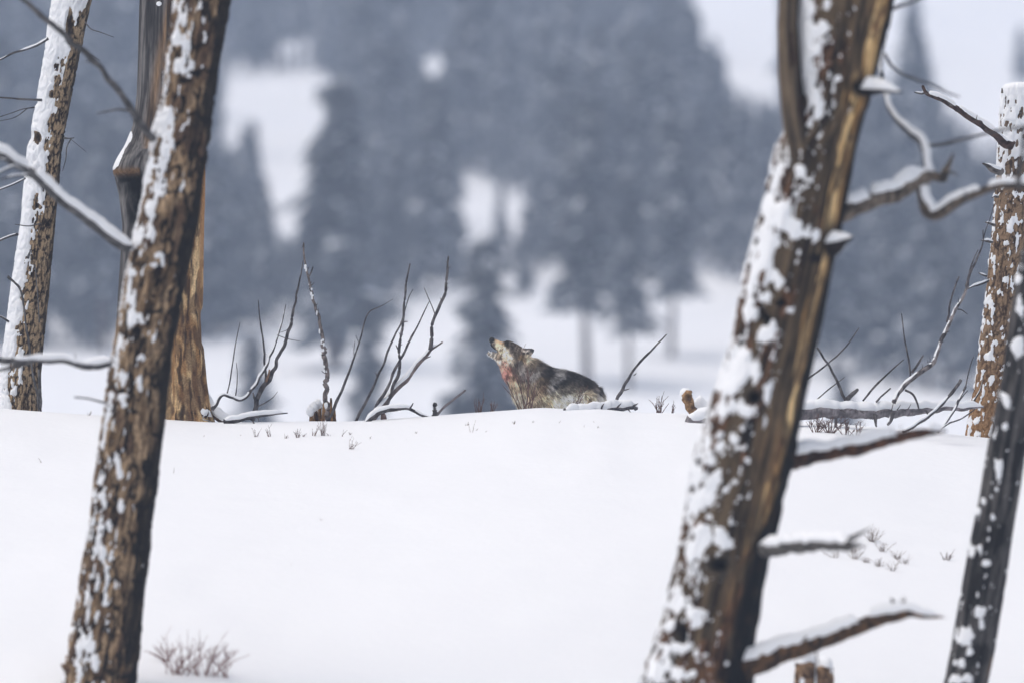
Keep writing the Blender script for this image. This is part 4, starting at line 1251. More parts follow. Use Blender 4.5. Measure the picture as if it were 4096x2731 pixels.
bough("fallen_bough", "snow topped bough lying on the crest right of the decayed brown trunk", "branch", 99.6, (1000, 1680),
      [([(892, 1682), (940, 1680), (990, 1672), (1047, 1660), (1100, 1654), (1150, 1650)], [10, 10, 9, 8, 5, 3], (-0.1, 0.1), {"name": "stem", "snow": 0.035, "cover": -0.2, "step": 0.02}),
       ([(1008, 1676), (1014, 1690), (1022, 1700)], [5, 4, 3], (0, -0.1), {"name": "twig_stub"}),
       ([(1030, 1666), (1034, 1676), (1036, 1684)], [3, 2.5, 2], (0, -0.1), {"name": "twig_stub"}),
       ([(1030, 1625), (1060, 1610), (1090, 1590), (1110, 1565)], [3, 3, 2, 1], (0, 0.2), {"name": "twig"})])
# rotten stump
rootKs = thing("rotten_stump", P(1285, 1690, 100.3), "jagged rotten brown stump with snow on its left, at the foot of the tallest stick", "stump")
for j, (cx, w, top, sn_) in enumerate(((1245, 12, 1640, 1), (1262, 11, 1622, 1), (1278, 12, 1612, 1), (1294, 11, 1612, 0), (1310, 10, 1630, 0), (1322, 9, 1592, 0), (1336, 10, 1640, 0))):
    b0, tp = P(cx, 1710, 100.3 + 0.06 * (j % 3)), P(cx + 2, top, 100.3 + 0.06 * (j % 3))
    path = np.linspace(b0, tp, 14)
    v, f = tube_geo(path, np.linspace(w, w * 0.45, 14) * mpp(100) * 1.1, 9, 0.35, 22)
    sp = mk("splinter", v, f, M_BARK, rootKs, branch_cols(v, lin(58, 40, 28), lin(172, 134, 92), 30, j, (1, 1, 0.3)))
    if sn_:
        u_, v_ = np.meshgrid(np.linspace(0, 2 * np.pi, 10, endpoint=False), np.linspace(0.02, np.pi - 0.02, 7))
        vv = np.stack([0.05 * np.sin(v_) * np.cos(u_), 0.05 * np.sin(v_) * np.sin(u_), 0.06 * np.cos(v_)], -1).reshape(-1, 3) * (0.8 + 0.4 * rr.random((70, 1))) + tp + np.array([-0.02, -0.02, -0.01])
        mk("snow", vv, grid_faces(7, 10)[:, ::-1], M_SNOW, sp)

bough("thin_stick", "thin curving stick leaning right out of the rotten stump", "stick", dS, (1317, 1680),
      [([(1312, 1685), (1340, 1620), (1374, 1547), (1400, 1480), (1420, 1421), (1443, 1352), (1455, 1300), (1466, 1266), (1480, 1245), (1495, 1237), (1530, 1222), (1572, 1196)], [8, 7.5, 7, 6.5, 6, 5, 4, 3.5, 3, 3, 2, 1.2], (-0.05, 0.4), {"name": "stem"}),
       ([(1416, 1432), (1416, 1395), (1419, 1366)], [2, 1.6, 1.2], (0.2, 0.2), {"name": "twig"}),
       ([(1436, 1370), (1428, 1355), (1424, 1342)], [2, 1.6, 1.2], (0.2, 0.2), {"name": "twig"})])
bough("thin_stick", "leftmost and thinnest of the sticks rising beside the thick forked bough", "stick", dS, (1426, 1690),
      [([(1420, 1695), (1445, 1640), (1489, 1559), (1515, 1500), (1535, 1455), (1548, 1410), (1558, 1386), (1585, 1330), (1604, 1294), (1620, 1240), (1635, 1190), (1652, 1158)], [7, 6.5, 6, 6, 5.5, 5, 5, 4.5, 4, 3, 2.5, 1.5], (0, 0.3), {"name": "stem"}),
       ([(1510, 1512), (1506, 1498), (1502, 1488)], [3, 2.5, 1.5], (0.1, 0.1), {"name": "twig_stub"})])
rootK12 = bough("dead_bough", "thick forked dead bough with several upright limbs just left of the wolf", "branch", 99.9, (1477, 1690),
                [([(1472, 1695), (1510, 1645), (1558, 1587), (1600, 1540), (1632, 1507), (1665, 1462), (1696, 1426), (1720, 1400), (1745, 1385), (1770, 1368)], [15, 15, 14, 13, 12, 11, 10, 9, 7, 4], (-0.05, 0.2), {"name": "stem", "snow": 0.03, "cover": 0.35, "dark": lin(78, 70, 68), "light": lin(128, 116, 112)}),
                 ([(1716, 1398), (1722, 1360), (1730, 1306), (1742, 1268), (1753, 1243), (1772, 1190), (1787, 1139), (1790, 1080), (1794, 1026)], [9, 8.5, 8, 8, 7.5, 7, 6.5, 5.5, 4], (0.15, 0.3), {"name": "side_branch"}),
                 ([(1741, 1262), (1728, 1225), (1713, 1191), (1696, 1150)], [3, 2.5, 2, 1.2], (0.2, 0.1), {"name": "twig"}),
                 ([(1472, 1690), (1505, 1625), (1546, 1553), (1575, 1490), (1604, 1432), (1632, 1370), (1661, 1323), (1680, 1285), (1696, 1249), (1719, 1202)], [8, 8, 7.5, 7, 6.5, 5.5, 5, 4, 3, 1.8], (0, -0.15), {"name": "side_branch"}),
                 ([(1546, 1620), (1568, 1560), (1592, 1495), (1598, 1420), (1604, 1352), (1612, 1290), (1618, 1226), (1621, 1180), (1624, 1134), (1632, 1095), (1640, 1056)], [8, 8, 7.5, 7, 7, 6.5, 6, 5.5, 5, 4.5, 3.5], (0, 0.1), {"name": "side_branch"}),
                 ([(1594, 1400), (1588, 1388), (1584, 1380)], [4, 3, 2], (0.05, 0.0), {"name": "twig_stub"}),
                 ([(1616, 1288), (1624, 1286), (1630, 1287)], [3, 2.5, 2], (0.05, 0.0), {"name": "twig_stub"}),
                 ([(1690, 1440), (1706, 1432), (1722, 1425)], [4, 3, 2], (0.1, 0.0), {"name": "twig_stub"}),
                 ([(1550, 1600), (1540, 1640), (1530, 1690)], [8, 10, 14], (0.05, 0.05), {"name": "root", "dark": lin(96, 76, 70), "light": lin(138, 116, 108)})])
barbs(rootK12, [(1722, 1360), (1753, 1243), (1787, 1139), (1793, 1040)], None, 100.1, 9, 0.04, 21, 2.2)
barbs(rootK12, [(1592, 1495), (1604, 1352), (1624, 1134)], None, 99.95, 8, 0.035, 22, 2.2)
bough("arched_bough", "low snow lined bough arching along the crest toward the short dark stub", "branch", 99.6, (1600, 1660),
      [([(1472, 1692), (1490, 1668), (1512, 1650), (1540, 1638), (1564, 1634), (1600, 1631), (1632, 1633), (1660, 1645), (1684, 1658), (1724, 1668)], [10, 11, 11, 10, 9, 8, 8, 7, 7, 6], (0, 0.1), {"name": "stem", "snow": 0.028, "cover": 0.0}),
       ([(1640, 1632), (1648, 1620), (1653, 1610)], [4, 3.5, 2], (0, 0), {"name": "twig_stub"})])
bough("short_stub", "short dark upright stub on the crest between arched bough and slanting twig", "stump", 99.7, (1742, 1665),
      [([(1736, 1672), (1740, 1640), (1744, 1612)], [10, 10, 9], (0, 0), {"name": "stem", "dark": lin(48, 44, 44), "light": lin(84, 80, 80), "step": 0.01})])
bough("slanting_twig", "short grey twig slanting right from the snow beside the dark upright stub", "stick", 99.8, (1750, 1665),
      [([(1746, 1668), (1770, 1635), (1805, 1604), (1835, 1582), (1862, 1560)], [6, 6, 6, 5.5, 5], (0, 0.2), {"name": "stem", "dark": lin(92, 86, 88), "light": lin(130, 124, 126)})])

# ------------------------------------------------------------------ low shrubs, tufts and stalks poking through the snow
def sprig_geo(root, n, hgt, spread, seed, r0, curl=0.4, fork=2, lean=0.0, patch=0.25):
    r = np.random.default_rng(seed)
    vs_, fs_, off = [], [], 0

    def add(path, rad):
        nonlocal off
        v, f = tube_geo(path, rad, 4, 0.0, 5, False)
        vs_.append(v)
        fs_.append(f[0] + off)
        off += len(v)
    for i in range(n):
        az = r.random() * 2 * np.pi
        dv = np.array([np.cos(az) * spread * r.random() + lean, np.sin(az) * spread * 0.6 * r.random(), 1.0])
        dv /= np.linalg.norm(dv)
        L = hgt * (0.45 + 0.6 * r.random())
        s = np.linspace(0, 1, 6)[:, None]
        bend = np.array([(r.random() - 0.5), (r.random() - 0.5), -0.3 * r.random()]) * curl * L
        st_ = root + np.array([(r.random() - 0.5) * patch * hgt, (r.random() - 0.5) * 0.2 * hgt, -0.03])
        path = st_ + s * dv * L + s ** 2 * bend
        add(path, np.linspace(r0, r0 * 0.4, 6))
        for _ in range(r.integers(0, fork + 1)):
            j = r.integers(2, 5)
            d2 = dv + (r.random(3) - 0.5) * np.array([1.5, 1.0, 0.6])
            d2 /= np.linalg.norm(d2)
            L2 = L * (0.2 + 0.3 * r.random())
            p2 = path[j] + np.linspace(0, 1, 4)[:, None] * d2 * L2
            add(p2, np.linspace(r0 * 0.6, r0 * 0.3, 4))
            if r.random() < 0.5:
                d3 = d2 + (r.random(3) - 0.5) * 1.1
                d3 /= np.linalg.norm(d3)
                add(p2[2] + np.linspace(0, 1, 3)[:, None] * d3 * L2 * 0.6, np.linspace(r0 * 0.45, r0 * 0.25, 3))
    return np.vstack(vs_), np.vstack(fs_)


def ground_near(px, py):
    """point of the near slope seen at this place of the photograph"""
    dd = np.linspace(80, 100, 800)
    x = (px - 2048) / W * K * dd
    z = CAM_Z - (py - 1365.5) / W * K * dd
    gz = ground(x, dd)
    i = np.argmax(gz >= z)
    dn = dd[i] if gz[i] >= z[i] else 99.9
    return (px - 2048) / W * K * dn, dn


ORD = ['first', 'second', 'third', 'fourth', 'fifth', 'sixth', 'seventh', 'eighth', 'ninth', 'tenth', 'eleventh', 'twelfth', 'thirteenth', 'fourteenth', 'fifteenth', 'sixteenth']


def tuft(name, label, cat, px, py, hpx, n, spread, seed, mat, r0px=1.6, fork=2, lean=0.0, curl=0.4, group=None, d=None, patch=0.25):
    if d is None:
        x, dn = ground_near(px, py)
    else:
        dn = d
        x = (px - 2048) / W * K * d
    z = float(ground(x, dn))
    v, f = sprig_geo(np.array([x, dn, z]), n, hpx * mpp(dn), spread, seed, r0px * mpp(dn), curl, fork, lean, patch)
    o = mk(name, v, f, mat)
    o["label"] = label
    o["category"] = cat
    if group:
        o["group"] = group
    return o


tuft("low_shrub", "largest low leafless shrub poking through snow at the foot of the furrowed trunk", "shrub", 790, 2700, 185, 40, 1.25, 3, M_RED, 2.1, 6, 0.0, 0.9, None, None, 1.35)
tuft("low_shrub", "sparse left offshoot of twigs beside the largest low shrub at lower left", "shrub", 665, 2645, 150, 9, 1.2, 4, M_RED, 1.9, 4, -0.4, 0.8)
for i, (px, py, h, n) in enumerate(sorted(((3490, 2165, 55, 16), (3530, 2205, 45, 10), (3410, 2210, 50, 6), (3420, 2235, 45, 8), (3585, 2235, 50, 8), (3465, 2250, 30, 10), (3520, 2265, 40, 9), (3570, 2282, 40, 6), (3620, 2255, 40, 7), (3340, 2230, 40, 5)))):
    tuft("grass_tuft", ORD[i] + " from the left of the dry tufts right of the grey limb stub", "tuft", px, py, h * 1.25, n + 5, 1.1, 40 + i, M_DRY, 1.15, 3, 0.0, 0.7, "dry tufts on the right snow slope")
tuft("grass_tuft", "dry tuft standing alone on snow left of the smooth dark trunk", "tuft", 3785, 2238, 62, 12, 1.0, 60, M_TWIG, 1.7, 1, 0.3)
for i, (px, py, h, n, le) in enumerate(sorted(((1022, 1746, 55, 7, 0.1), (1078, 1745, 60, 8, -0.2), (1140, 1752, 35, 7, 0.2), (1188, 1750, 50, 12, 0.0), (1212, 1745, 30, 6, 0.3), (1252, 1742, 60, 8, 0.4), (1294, 1740, 75, 14, 0.1), (1318, 1742, 30, 5, 0.0), (1365, 1745, 60, 2, 0.3),
                                        (1398, 1738, 30, 5, 0.0), (1402, 1795, 55, 10, 0.4), (1480, 1755, 22, 4, 0.2), (1664, 1732, 22, 5, 0.1), (1630, 1758, 20, 3, 0.2), (815, 1745, 22, 4, 0.0), (965, 1742, 14, 3, 0.0)))):
    tuft("grass_tuft", ORD[i] + " from the left of the reddish tufts below the crest left of the wolf", "tuft", px, py, h, n, 0.6, 80 + i, M_TWIG, 1.15, 1, le, 0.4, "dry tufts below the crest left of the wolf")
for i, (px, py, h, n, le) in enumerate(sorted(((1880, 1728, 80, 2, 0.05), (1862, 1700, 30, 5, 0.5), (1895, 1722, 26, 4, 0.9), (1932, 1728, 30, 4, 1.0), (2055, 1695, 26, 7, 0.1), (2130, 1688, 16, 5, 0.3), (2230, 1690, 40, 1, 0.6), (2320, 1708, 36, 1, 0.6), (2370, 1688, 30, 1, 0.4), (2390, 1710, 20, 6, 0.4), (1985, 1700, 10, 4, 0.2)))):
    tuft("grass_tuft", ORD[i] + " from the left of the faint dry stalks on bright snow below the wolf", "tuft", px, py, h, n, 0.5, 110 + i, M_DRY, 1.1, 1, le, 0.4, "dry stalks on snow below the wolf")
for i, (px, py, h, n, le) in enumerate(((170, 1850, 40, 2, -0.6), (690, 1890, 70, 1, 0.5), (620, 1700, 14, 3, 0), (350, 1660, 40, 3, 0.2), (1285, 2080, 22, 4, 0.1), (1160, 2260, 20, 2, 0.5))):
    tuft("dry_stalk", ["bent dry stalk on open snow at far left", "slanting dry stalk right of the furrowed trunk on open snow", "tiny dry sprig just right of the furrowed trunk", "little dry sprig between the two leftmost trunks",
                       "faint sprig alone in the middle of the open snow", "faint slanting stalk low in the open snow"][i], "stalk", px, py, h, n, 0.5, 130 + i, M_DRY, 1.5, 0, le)
tuft("leafless_shrub", "upright reddish twigs on the crest just in front of the wolf's chest", "shrub", 2105, 1640, 215, 11, 0.75, 150, M_TWIG, 2.3, 4, 0.1, 0.4, None, 100.2)
tuft("leafless_shrub", "thin twigs crossing the wolf's pale flank above the log", "shrub", 2290, 1645, 120, 7, 0.9, 151, M_TWIG, 1.8, 2, 0.55, 0.3, None, 100.4)
tuft("leafless_shrub", "small twiggy shrub on the crest left of the wolf", "shrub", 1915, 1660, 80, 12, 0.5, 152, M_TWIG, 1.8, 2, 0.0, 0.4, None, 100.2)
tuft("leafless_shrub", "tiny twiggy sprig between the crest shrub and the wolf's chest", "shrub", 1968, 1650, 60, 6, 0.4, 153, M_TWIG, 1.7, 2, 0.0, 0.4, None, 100.2)
tuft("leafless_shrub", "reddish branching shrub on the crest between log and snow capped stub", "shrub", 2632, 1655, 80, 12, 0.8, 154, M_TWIG, 2.0, 4, 0.0, 0.3, None, 100.3)
tuft("leafless_shrub", "smaller reddish shrub right beside the snow capped broken stub", "shrub", 2686, 1655, 52, 6, 0.6, 155, M_TWIG, 1.7, 3, 0.2, 0.3, None, 100.3)
for i, (px, py, h, n) in enumerate(((3265, 1745, 80, 12), (3320, 1750, 95, 14), (3385, 1755, 85, 10), (3430, 1760, 80, 6))):
    tuft("leafless_shrub", ORD[i] + " from the left of the curly twig clumps under the long fallen log", "shrub", px, py, h, n, 0.9, 160 + i, M_TWIG, 2.0, 4, 0.2, 0.7, "tangled twigs under the fallen log", 98.3)

# ------------------------------------------------------------------ the howling wolf
WS = mpp(WOLF_D)


def Z(zx, zy):
    return 1900 + zx / 4.2764, 1300 + zy / 4.2764


def loft(sections, n=28, per=6, pw=2.2):
    """sections: (top zx,zy, bottom zx,zy, half width m, depth offset m)"""
    s = np.array([list(Z(a, b)) + list(Z(c, e)) + [w, o] for a, b, c, e, w, o in sections])
    s = catmull(s, (len(s) - 1) * per + 1)
    th = np.linspace(0, 2 * np.pi, n, endpoint=False)
    ct, st_ = np.cos(th), np.sin(th)
    ct = np.sign(ct) * np.abs(ct) ** (2 / pw)
    st_ = np.sign(st_) * np.abs(st_) ** (2 / pw)
    rings = []
    for r in s:
        a, b = P(r[0], r[1], WOLF_D), P(r[2], r[3], WOLF_D)
        mid, half = (a + b) / 2, (a - b) / 2
        rings.append(mid + ct[:, None] * half + np.stack([0 * th, st_ * r[4] + r[5], 0 * th], -1))
    v = np.vstack(rings)
    m = len(rings)
    verts = np.vstack([v, rings[0].mean(0), rings[-1].mean(0)])
    j = np.arange(n)
    k_ = (j + 1) % n
    return verts, [grid_faces(m, n), np.stack([np.full(n, m * n), k_, j], -1), np.stack([np.full(n, m * n + 1), (m - 1) * n + j, (m - 1) * n + k_], -1)]


def leg_loft(pts):
    """pts: (px, z above ground or None, radius x, depth)"""
    p = np.array(pts)
    q = catmull(p, 26)
    v, f = tube_geo(q[:, :3], q[:, 3], 14, 0.0)
    return v, f


parts = []
parts.append(loft([(500, 288, 400, 560, .050, 0), (575, 268, 405, 640, .074, 0), (690, 320, 415, 705, .088, 0), (800, 385, 440, 780, .100, 0), (950, 530, 482, 890, .115, 0), (1120, 640, 590, 1030, .135, 0),
                   (1310, 742, 680, 1250, .160, 0), (1440, 770, 880, 1540, .175, 0), (1600, 802, 1200, 1640, .178, 0), (1760, 852, 1500, 1600, .165, 0), (1900, 915, 1740, 1590, .155, 0), (2020, 985, 1930, 1600, .150, 0),
                   (2085, 1060, 2040, 1560, .125, 0), (2125, 1190, 2100, 1440, .075, 0)]))
parts.append(loft([(278, 250, 268, 320, .020, 0), (312, 225, 268, 350, .027, 0), (370, 250, 302, 390, .030, 0), (430, 274, 338, 420, .035, 0), (490, 295, 375, 445, .044, 0), (560, 275, 430, 540, .066, 0)], 22))
parts.append(loft([(216, 462, 208, 498, .014, 0), (240, 446, 240, 535, .021, 0), (300, 452, 300, 570, .027, 0), (370, 470, 350, 610, .034, 0), (460, 480, 400, 690, .055, 0)], 20))
gz = float(ground(P(2100, 1640, WOLF_D)[0], WOLF_D))
for (px, dy, hind) in ((2140, -0.10, 0), (2112, 0.10, 0), (2345, -0.10, 1), (2318, 0.10, 1)):
    x0 = (px - 2048) * WS
    y0 = WOLF_D + dy
    gz = float(ground(x0, y0))
    top = CAM_Z - (1575 - 1365.5) * WS
    if hind:
        pts = [(x0 + 0.02, y0, top, .10), (x0 - 0.02, y0, (top * 0.55 + gz * 0.45), .075), (x0 + 0.10, y0, gz + 0.26, .036), (x0 + 0.07, y0, gz + 0.08, .028), (x0 + 0.03, y0, gz + 0.0, .032), (x0 - 0.05, y0, gz - 0.02, .03)]
    else:
        pts = [(x0, y0, top, .085), (x0 + 0.03, y0, top * 0.6 + gz * 0.4, .055), (x0 + 0.01, y0, gz + 0.22, .036), (x0 + 0.015, y0, gz + 0.08, .028), (x0 - 0.01, y0, gz + 0.0, .034), (x0 - 0.06, y0, gz - 0.02, .032)]
    parts.append(leg_loft(pts))
# tail hanging behind
tp = [np.append(P(*Z(2075, 1090), WOLF_D), .05), np.append(P(*Z(2118, 1230), WOLF_D), .058), np.append(P(*Z(2140, 1400), WOLF_D), .062), np.append(P(*Z(2135, 1620), WOLF_D), .05), np.append(P(*Z(2120, 1780), WOLF_D), .02)]
parts.append(leg_loft(tp))
# ears, folded back: flattened cones
for sgn in (-1, 1):
    ear = []
    prof = [(795, 392, 815, 552, .014, .072), (850, 396, 850, 566, .026, .090), (900, 400, 892, 558, .024, .102), (955, 402, 940, 528, .018, .112), (992, 408, 986, 480, .010, .116), (1010, 426, 1006, 446, .004, .117)]
    parts.append(loft([(a, b, c, e, w, sgn * o) for a, b, c, e, w, o in prof], 16, 5, 2.0))

av, af, off = [], [], 0
for v, f in parts:
    av.append(v)
    af += [np.asarray(x) + off for x in f]
    off += len(v)
raw = new_mesh("wolf_raw", np.vstack(av) - np.array([0, WOLF_D, 0]), af, None)
tmp = link("wolf_raw", raw)
rm = tmp.modifiers.new("remesh", 'REMESH')
rm.mode = 'VOXEL'
rm.voxel_size = 0.0075
rm.use_smooth_shade = True
sm = tmp.modifiers.new("smooth", 'SMOOTH')
sm.factor = 0.5
sm.iterations = 2
dg = bpy.context.evaluated_depsgraph_get()
dg.update()
ev = tmp.evaluated_get(dg)
bm_ = bpy.data.meshes.new_from_object(ev)
bpy.data.objects.remove(tmp)
nv = len(bm_.vertices)
wv = np.zeros(nv * 3)
bm_.vertices.foreach_get("co", wv)
wv = wv.reshape(-1, 3) + np.array([0, WOLF_D, 0])
wnrm = np.zeros(nv * 3)
bm_.vertices.foreach_get("normal", wnrm)
wnrm = wnrm.reshape(-1, 3)

COAT = [  # place on the side view, colour of the coat there
    (290, 265, 25, 25, 27), (400, 275, 168, 140, 104), (450, 285, 158, 128, 94), (380, 350, 176, 160, 128), (310, 330, 120, 108, 92), (280, 350, 42, 38, 36), (300, 400, 34, 30, 30), (520, 470, 212, 196, 160), (470, 400, 200, 182, 148), (560, 540, 205, 186, 150),
    (600, 300, 96, 86, 78), (540, 325, 60, 52, 46), (640, 380, 92, 82, 76), (720, 390, 98, 86, 76), (620, 450, 110, 98, 88), (700, 500, 92, 80, 68), (850, 410, 118, 106, 96), (1000, 430, 30, 28, 28), (990, 470, 46, 43, 42), (960, 405, 30, 28, 28), (900, 402, 40, 37, 36), (850, 396, 60, 54, 50), (920, 445, 104, 96, 90), (900, 478, 44, 40, 38), (860, 450, 196, 182, 166), (890, 440, 170, 158, 146), (830, 480, 60, 52, 46), (880, 540, 196, 174, 140), (900, 520, 190, 170, 138), (960, 490, 150, 138, 122),
    (760, 540, 118, 96, 62), (820, 540, 150, 122, 82), (300, 520, 170, 160, 145), (400, 560, 130, 112, 90), (350, 640, 205, 192, 172), (420, 640, 200, 180, 160), (430, 700, 210, 165, 140),
    (500, 650, 196, 150, 126), (500, 720, 186, 126, 106), (450, 740, 192, 136, 116), (510, 800, 182, 116, 102), (480, 850, 184, 118, 104), (540, 900, 174, 112, 100), (520, 950, 176, 124, 108), (580, 760, 170, 110, 90),
    (620, 620, 190, 172, 146), (680, 660, 70, 64, 58), (640, 740, 84, 74, 64), (800, 740, 124, 116, 110), (760, 640, 112, 104, 96), (960, 640, 104, 90, 70), (1100, 680, 84, 76, 68), (950, 740, 92, 84, 76), (850, 860, 112, 104, 98),
    (620, 880, 138, 110, 84), (600, 980, 176, 150, 118), (700, 1000, 168, 146, 114), (850, 1000, 142, 122, 94), (700, 1150, 178, 160, 132), (800, 1200, 172, 156, 130), (780, 1350, 170, 158, 136), (950, 1300, 150, 132, 108),
    (1000, 800, 130, 124, 118), (960, 860, 118, 112, 106), (1090, 900, 96, 80, 60), (1000, 1000, 126, 110, 86), (1000, 1150, 142, 122, 94), (1120, 1050, 104, 84, 62), (1060, 1250, 150, 132, 104),
    (1220, 785, 30, 28, 30), (1150, 800, 48, 44, 42), (1260, 850, 50, 46, 44), (1200, 930, 70, 58, 46), (1350, 1020, 44, 41, 39), (1290, 960, 118, 116, 114), (1300, 1050, 128, 124, 120), (1380, 930, 96, 93, 92), (1420, 830, 128, 126, 124), (1450, 880, 100, 98, 98), (1350, 780, 96, 93, 92),
    (1500, 930, 20, 18, 18), (1420, 960, 26, 24, 24), (1560, 830, 40, 38, 40), (1700, 860, 36, 34, 36), (1620, 900, 30, 28, 29), (1850, 960, 30, 28, 28), (1950, 1010, 42, 40, 40), (1780, 960, 50, 46, 44), (1650, 980, 66, 60, 54),
    (1600, 1040, 90, 82, 72), (1500, 1080, 116, 108, 94), (1420, 1080, 92, 85, 74), (1800, 1050, 80, 72, 62), (1700, 1080, 110, 102, 88), (1380, 1160, 150, 140, 120),
    (1500, 1220, 210, 204, 178), (1700, 1180, 202, 194, 166), (1800, 1280, 218, 208, 182), (1400, 1300, 206, 196, 168), (1600, 1320, 214, 206, 182), (1230, 1250, 190, 168, 126), (1300, 1180, 170, 158, 132), (1150, 1350, 152, 136, 110),
    (1950, 1150, 148, 134, 112), (1930, 1270, 150, 130, 96), (2000, 1250, 180, 164, 132), (2050, 1080, 108, 100, 94), (2000, 1040, 70, 64, 60), (2095, 1130, 54, 50, 54), (2070, 1200, 150, 140, 130), (2110, 1250, 222, 212, 196), (2120, 1330, 236, 226, 202), (2040, 1340, 208, 192, 156), (1700, 1500, 190, 178, 150), (900, 1600, 150, 136, 112), (2100, 1600, 200, 188, 160)]
CP = np.array([c[:2] for c in COAT], float)
CC = np.array([lin(*c[2:]) for c in COAT])


def coat(v, jit=0.0, seed=0.0):
    px = 2048 + v[:, 0] / WS
    py = 1365.5 + (CAM_Z - v[:, 2]) / WS
    zx, zy = (px - 1900) * 4.2764, (py - 1300) * 4.2764
    amp = np.where((zx < 1030) & (zy < 600), 0.25, 1.0)
    zx = zx + amp * 26 * (fbm(v[:, 0] * 40 + seed, v[:, 1] * 40, v[:, 2] * 40, 2) - 0.5) * 2 * sstep(350, 700, zx)
    zy = zy + amp * 34 * (fbm(v[:, 0] * 40 + 9 + seed, v[:, 1] * 40, v[:, 2] * 40 + 5, 2) - 0.5) * 2 * sstep(350, 700, zx)
    d2 = (zx[:, None] - CP[None, :, 0]) ** 2 + (zy[:, None] - CP[None, :, 1]) ** 2 + 60.0
    w = d2 ** -2.2
    c = (w @ CC) / w.sum(1)[:, None]
    streak = fbm(v[:, 0] * 55 - v[:, 2] * 25 + seed, v[:, 1] * 30, v[:, 2] * 18 + v[:, 0] * 10, 3)
    c = c * (0.58 + 1.2 * sstep(0.33, 0.67, streak))[:, None]
    c = c * (0.88 + 0.3 * sstep(0.08, 0.45, c.mean(1)))[:, None]
    lum = c.mean(1, keepdims=True)
    c = (lum + (c - lum) * 0.76) * 1.4 + 0.014
    return c


wc = coat(wv)
pxw = (2048 + wv[:, 0] / WS - 1900) * 4.2764
pyw = (1365.5 + (CAM_Z - wv[:, 2]) / WS - 1300) * 4.2764
# gape of the mouth: dark lips and inside
inm = (sstep(30, 8, np.abs(pyw - (432 + 0.10 * (pxw - 330)))) * sstep(380, 350, pxw))
inm = np.maximum(inm, sstep(26, 10, np.abs((pyw - 262) - 3.0 * (pxw - 262))) * sstep(300, 340, pyw) * sstep(425, 400, pyw))
wc = mixc(wc, np.array([0.010, 0.008, 0.008]), inm)
loc = np.array([P(2230, 1640, WOLF_D)[0], WOLF_D, float(ground(P(2230, 1640, WOLF_D)[0], WOLF_D))])
wolf = thing("wolf", loc, "grey wolf howling with raised head and red stained throat, behind the snow crest", "wolf")
polys = np.zeros(len(bm_.loops), np.int32)
bm_.loops.foreach_get("vertex_index", polys)
quads = polys.reshape(-1, 4) if len(polys) == 4 * len(bm_.polygons) else None
disp = 0.024 * (fbm(wv[:, 0] * 38 - wv[:, 2] * 14, wv[:, 1] * 38, wv[:, 2] * 16 + wv[:, 0] * 8, 3) - 0.5) * sstep(520, 800, pxw)
body = mk("body", wv + wnrm * disp[:, None], quads, M_FUR, wolf, wc)

# fur: short guard hairs laid back along the body
rw = np.random.default_rng(12)
tri_a = wv[quads[:, 0]]
area = np.linalg.norm(np.cross(wv[quads[:, 1]] - tri_a, wv[quads[:, 3]] - tri_a), axis=1)
NF = 65000
fi = rw.choice(len(quads), NF, p=area / area.sum())
uv = rw.random((NF, 2))
q0, q1, q2, q3 = (wv[quads[fi, i]] for i in range(4))
rootp = (q0 * (1 - uv[:, :1]) + q1 * uv[:, :1]) * (1 - uv[:, 1:]) + (q3 * (1 - uv[:, :1]) + q2 * uv[:, :1]) * uv[:, 1:]
nn = wnrm[quads[fi, 0]]
zx = (2048 + rootp[:, 0] / WS - 1900) * 4.2764
zy = (1365.5 + (CAM_Z - rootp[:, 2]) / WS - 1300) * 4.2764
flow = np.stack([np.full(NF, 0.75), rw.normal(0, 0.12, NF), np.full(NF, -0.62)], -1)
ruff = sstep(420, 560, zx) * sstep(1250, 900, zx)
flow[:, 0] -= 0.25 * ruff
flow[:, 2] -= 0.25 * ruff
flow += rw.normal(0, 0.16, (NF, 3))
flow -= nn * (flow * nn).sum(1)[:, None]
flow /= np.linalg.norm(flow, axis=1)[:, None] + 1e-6
lift = 0.34 + 0.42 * rw.random(NF)
dirf = flow + nn * lift[:, None]
dirf /= np.linalg.norm(dirf, axis=1)[:, None]
flen = np.interp(zx, [200, 420, 520, 700, 1100, 2100], [0.006, 0.010, 0.030, 0.056, 0.060, 0.050]) * (0.6 + 0.7 * rw.random(NF))
flen = np.where(rw.random(NF) < 0.08, flen * 1.7, flen)
earz = (zx > 790) & (zx < 1010) & (zy < 560) & (zy > 385)
flen = np.where(earz, 0.008, np.where((zx < 800) & (zy < 480), np.minimum(flen, 0.020), flen))
flen = np.where((zx > 700) & (zx < 800) & (zy < 620), np.minimum(flen, 0.022), flen)
keep = (inm[quads[fi, 0]] < 0.3) & ~((zx < 345) & (zy < 330))
sidev = np.cross(dirf, nn)
sidev /= np.linalg.norm(sidev, axis=1)[:, None] + 1e-6
wd = 0.0025 + 0.003 * rw.random(NF)
wd = np.where(flen < 0.012, 0.0016, wd)
tipd = rootp + dirf * flen[:, None] - np.array([0, 0, 1]) * (flen * 0.15)[:, None]
mid_ = rootp + dirf * (flen * 0.5)[:, None] + nn * (flen * 0.08)[:, None]
fv = np.stack([rootp - nn * 0.002 - sidev * wd[:, None], rootp - nn * 0.002 + sidev * wd[:, None], mid_ + sidev * (wd * 0.8)[:, None], tipd, mid_ - sidev * (wd * 0.8)[:, None]], 1)[keep]
fcol = coat(rootp[keep], seed=0.0) * (0.55 + 1.0 * rw.random((keep.sum(), 1)))
nF = len(fv)
b_ = np.arange(nF)[:, None] * 5
ff = [b_ + np.array([[0, 1, 2, 4]]), b_ + np.array([[4, 2, 3]])]
fur = mk("fur", fv.reshape(-1, 3), ff, M_FUR, body, np.repeat(fcol, 5, axis=0))
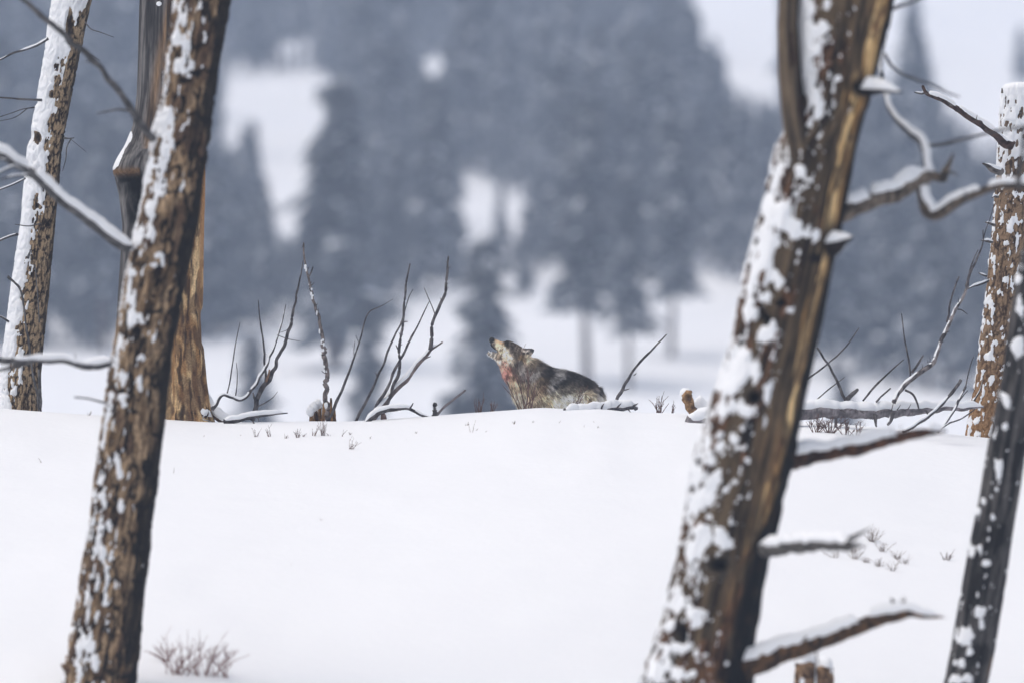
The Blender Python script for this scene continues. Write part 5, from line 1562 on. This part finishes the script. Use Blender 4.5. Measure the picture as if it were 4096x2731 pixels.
fur["kind"] = "stuff"


def ball(c, sx, sy, sz, n=14, m=9, jit=0.0, seed=0):
    r = np.random.default_rng(seed)
    u_, v_ = np.meshgrid(np.linspace(0, 2 * np.pi, n, endpoint=False), np.linspace(0.03, np.pi - 0.03, m))
    k_ = 1 + jit * (r.random(u_.shape) - 0.5)
    v = np.stack([sx * np.sin(v_) * np.cos(u_) * k_, sy * np.sin(v_) * np.sin(u_) * k_, sz * np.cos(v_) * k_], -1).reshape(-1, 3) + c
    return v, grid_faces(m, n)[:, ::-1]


v, f = ball(P(*Z(286, 262), WOLF_D), 0.034, 0.034, 0.040)
mk("nose", v, f, M_BLACK, wolf)
for sgn in (-1, 1):
    e = P(*Z(540, 338), WOLF_D) + np.array([0, sgn * 0.062, 0])
    a = np.linspace(-1, 1, 9)
    path = np.stack([e[0] + a * 0.018, e[1] - sgn * 0.010 * a ** 2, e[2] - a * 0.009], -1)
    v, f = tube_geo(path, 0.0065 * (1 - 0.8 * a ** 2) + 0.001, 8, 0.0)
    mk("eye", v, f, M_BLACK, wolf)
# frost on the chin and lips: tiny icy clumps
vv, ff_, off = [], [], 0
rf = np.random.default_rng(31)
for i in range(46):
    f = rf.random()
    zx_, zy_ = (205 + 110 * f + rf.normal(0, 7), 495 + 75 * f ** 0.8 + rf.normal(0, 9)) if i < 34 else (230 + 60 * f, 440 + 40 * f + rf.normal(0, 8))
    c = P(*Z(zx_, zy_), WOLF_D) + np.array([0, rf.normal(0, 0.014), 0])
    if i >= 34:
        c[1] = WOLF_D - 0.03
    v, q = ball(c, 0.0025 + 0.003 * rf.random(), 0.004, 0.003 + 0.004 * rf.random(), 6, 5, 0.5, i)
    vv.append(v)
    ff_.append(q + off)
    off += len(v)
fr = mk("frost", np.vstack(vv), np.vstack(ff_), M_SNOW, wolf)
fr["kind"] = "stuff"

# ------------------------------------------------------------------ the snowy air
hz = np.array([(x, y, z) for x in (-1560, 1560) for y in (-100, 2300) for z in (float(gv[:, 2].min()) - 1.0, float(gv[:, 2].max()) + 40.0)], float)
hf = np.array([(0, 1, 3, 2), (4, 6, 7, 5), (0, 4, 5, 1), (2, 3, 7, 6), (0, 2, 6, 4), (1, 5, 7, 3)])
hm = bpy.data.materials.new("snowy_air")
hm.use_nodes = True
hn = hm.node_tree
hn.nodes.clear()
pv = hn.nodes.new("ShaderNodeVolumePrincipled")
pv.inputs['Color'].default_value = (0.64, 0.77, 1.0, 1)
pv.inputs['Density'].default_value = 0.00048
pv.inputs['Anisotropy'].default_value = 0.0
ho = hn.nodes.new("ShaderNodeOutputMaterial")
hn.links.new(pv.outputs[0], ho.inputs['Volume'])
haze = link("haze", new_mesh("haze", hz, hf, hm, smooth=False))
haze["kind"] = "stuff"
haze["label"] = "pale snowy air between the crest and far hillside"
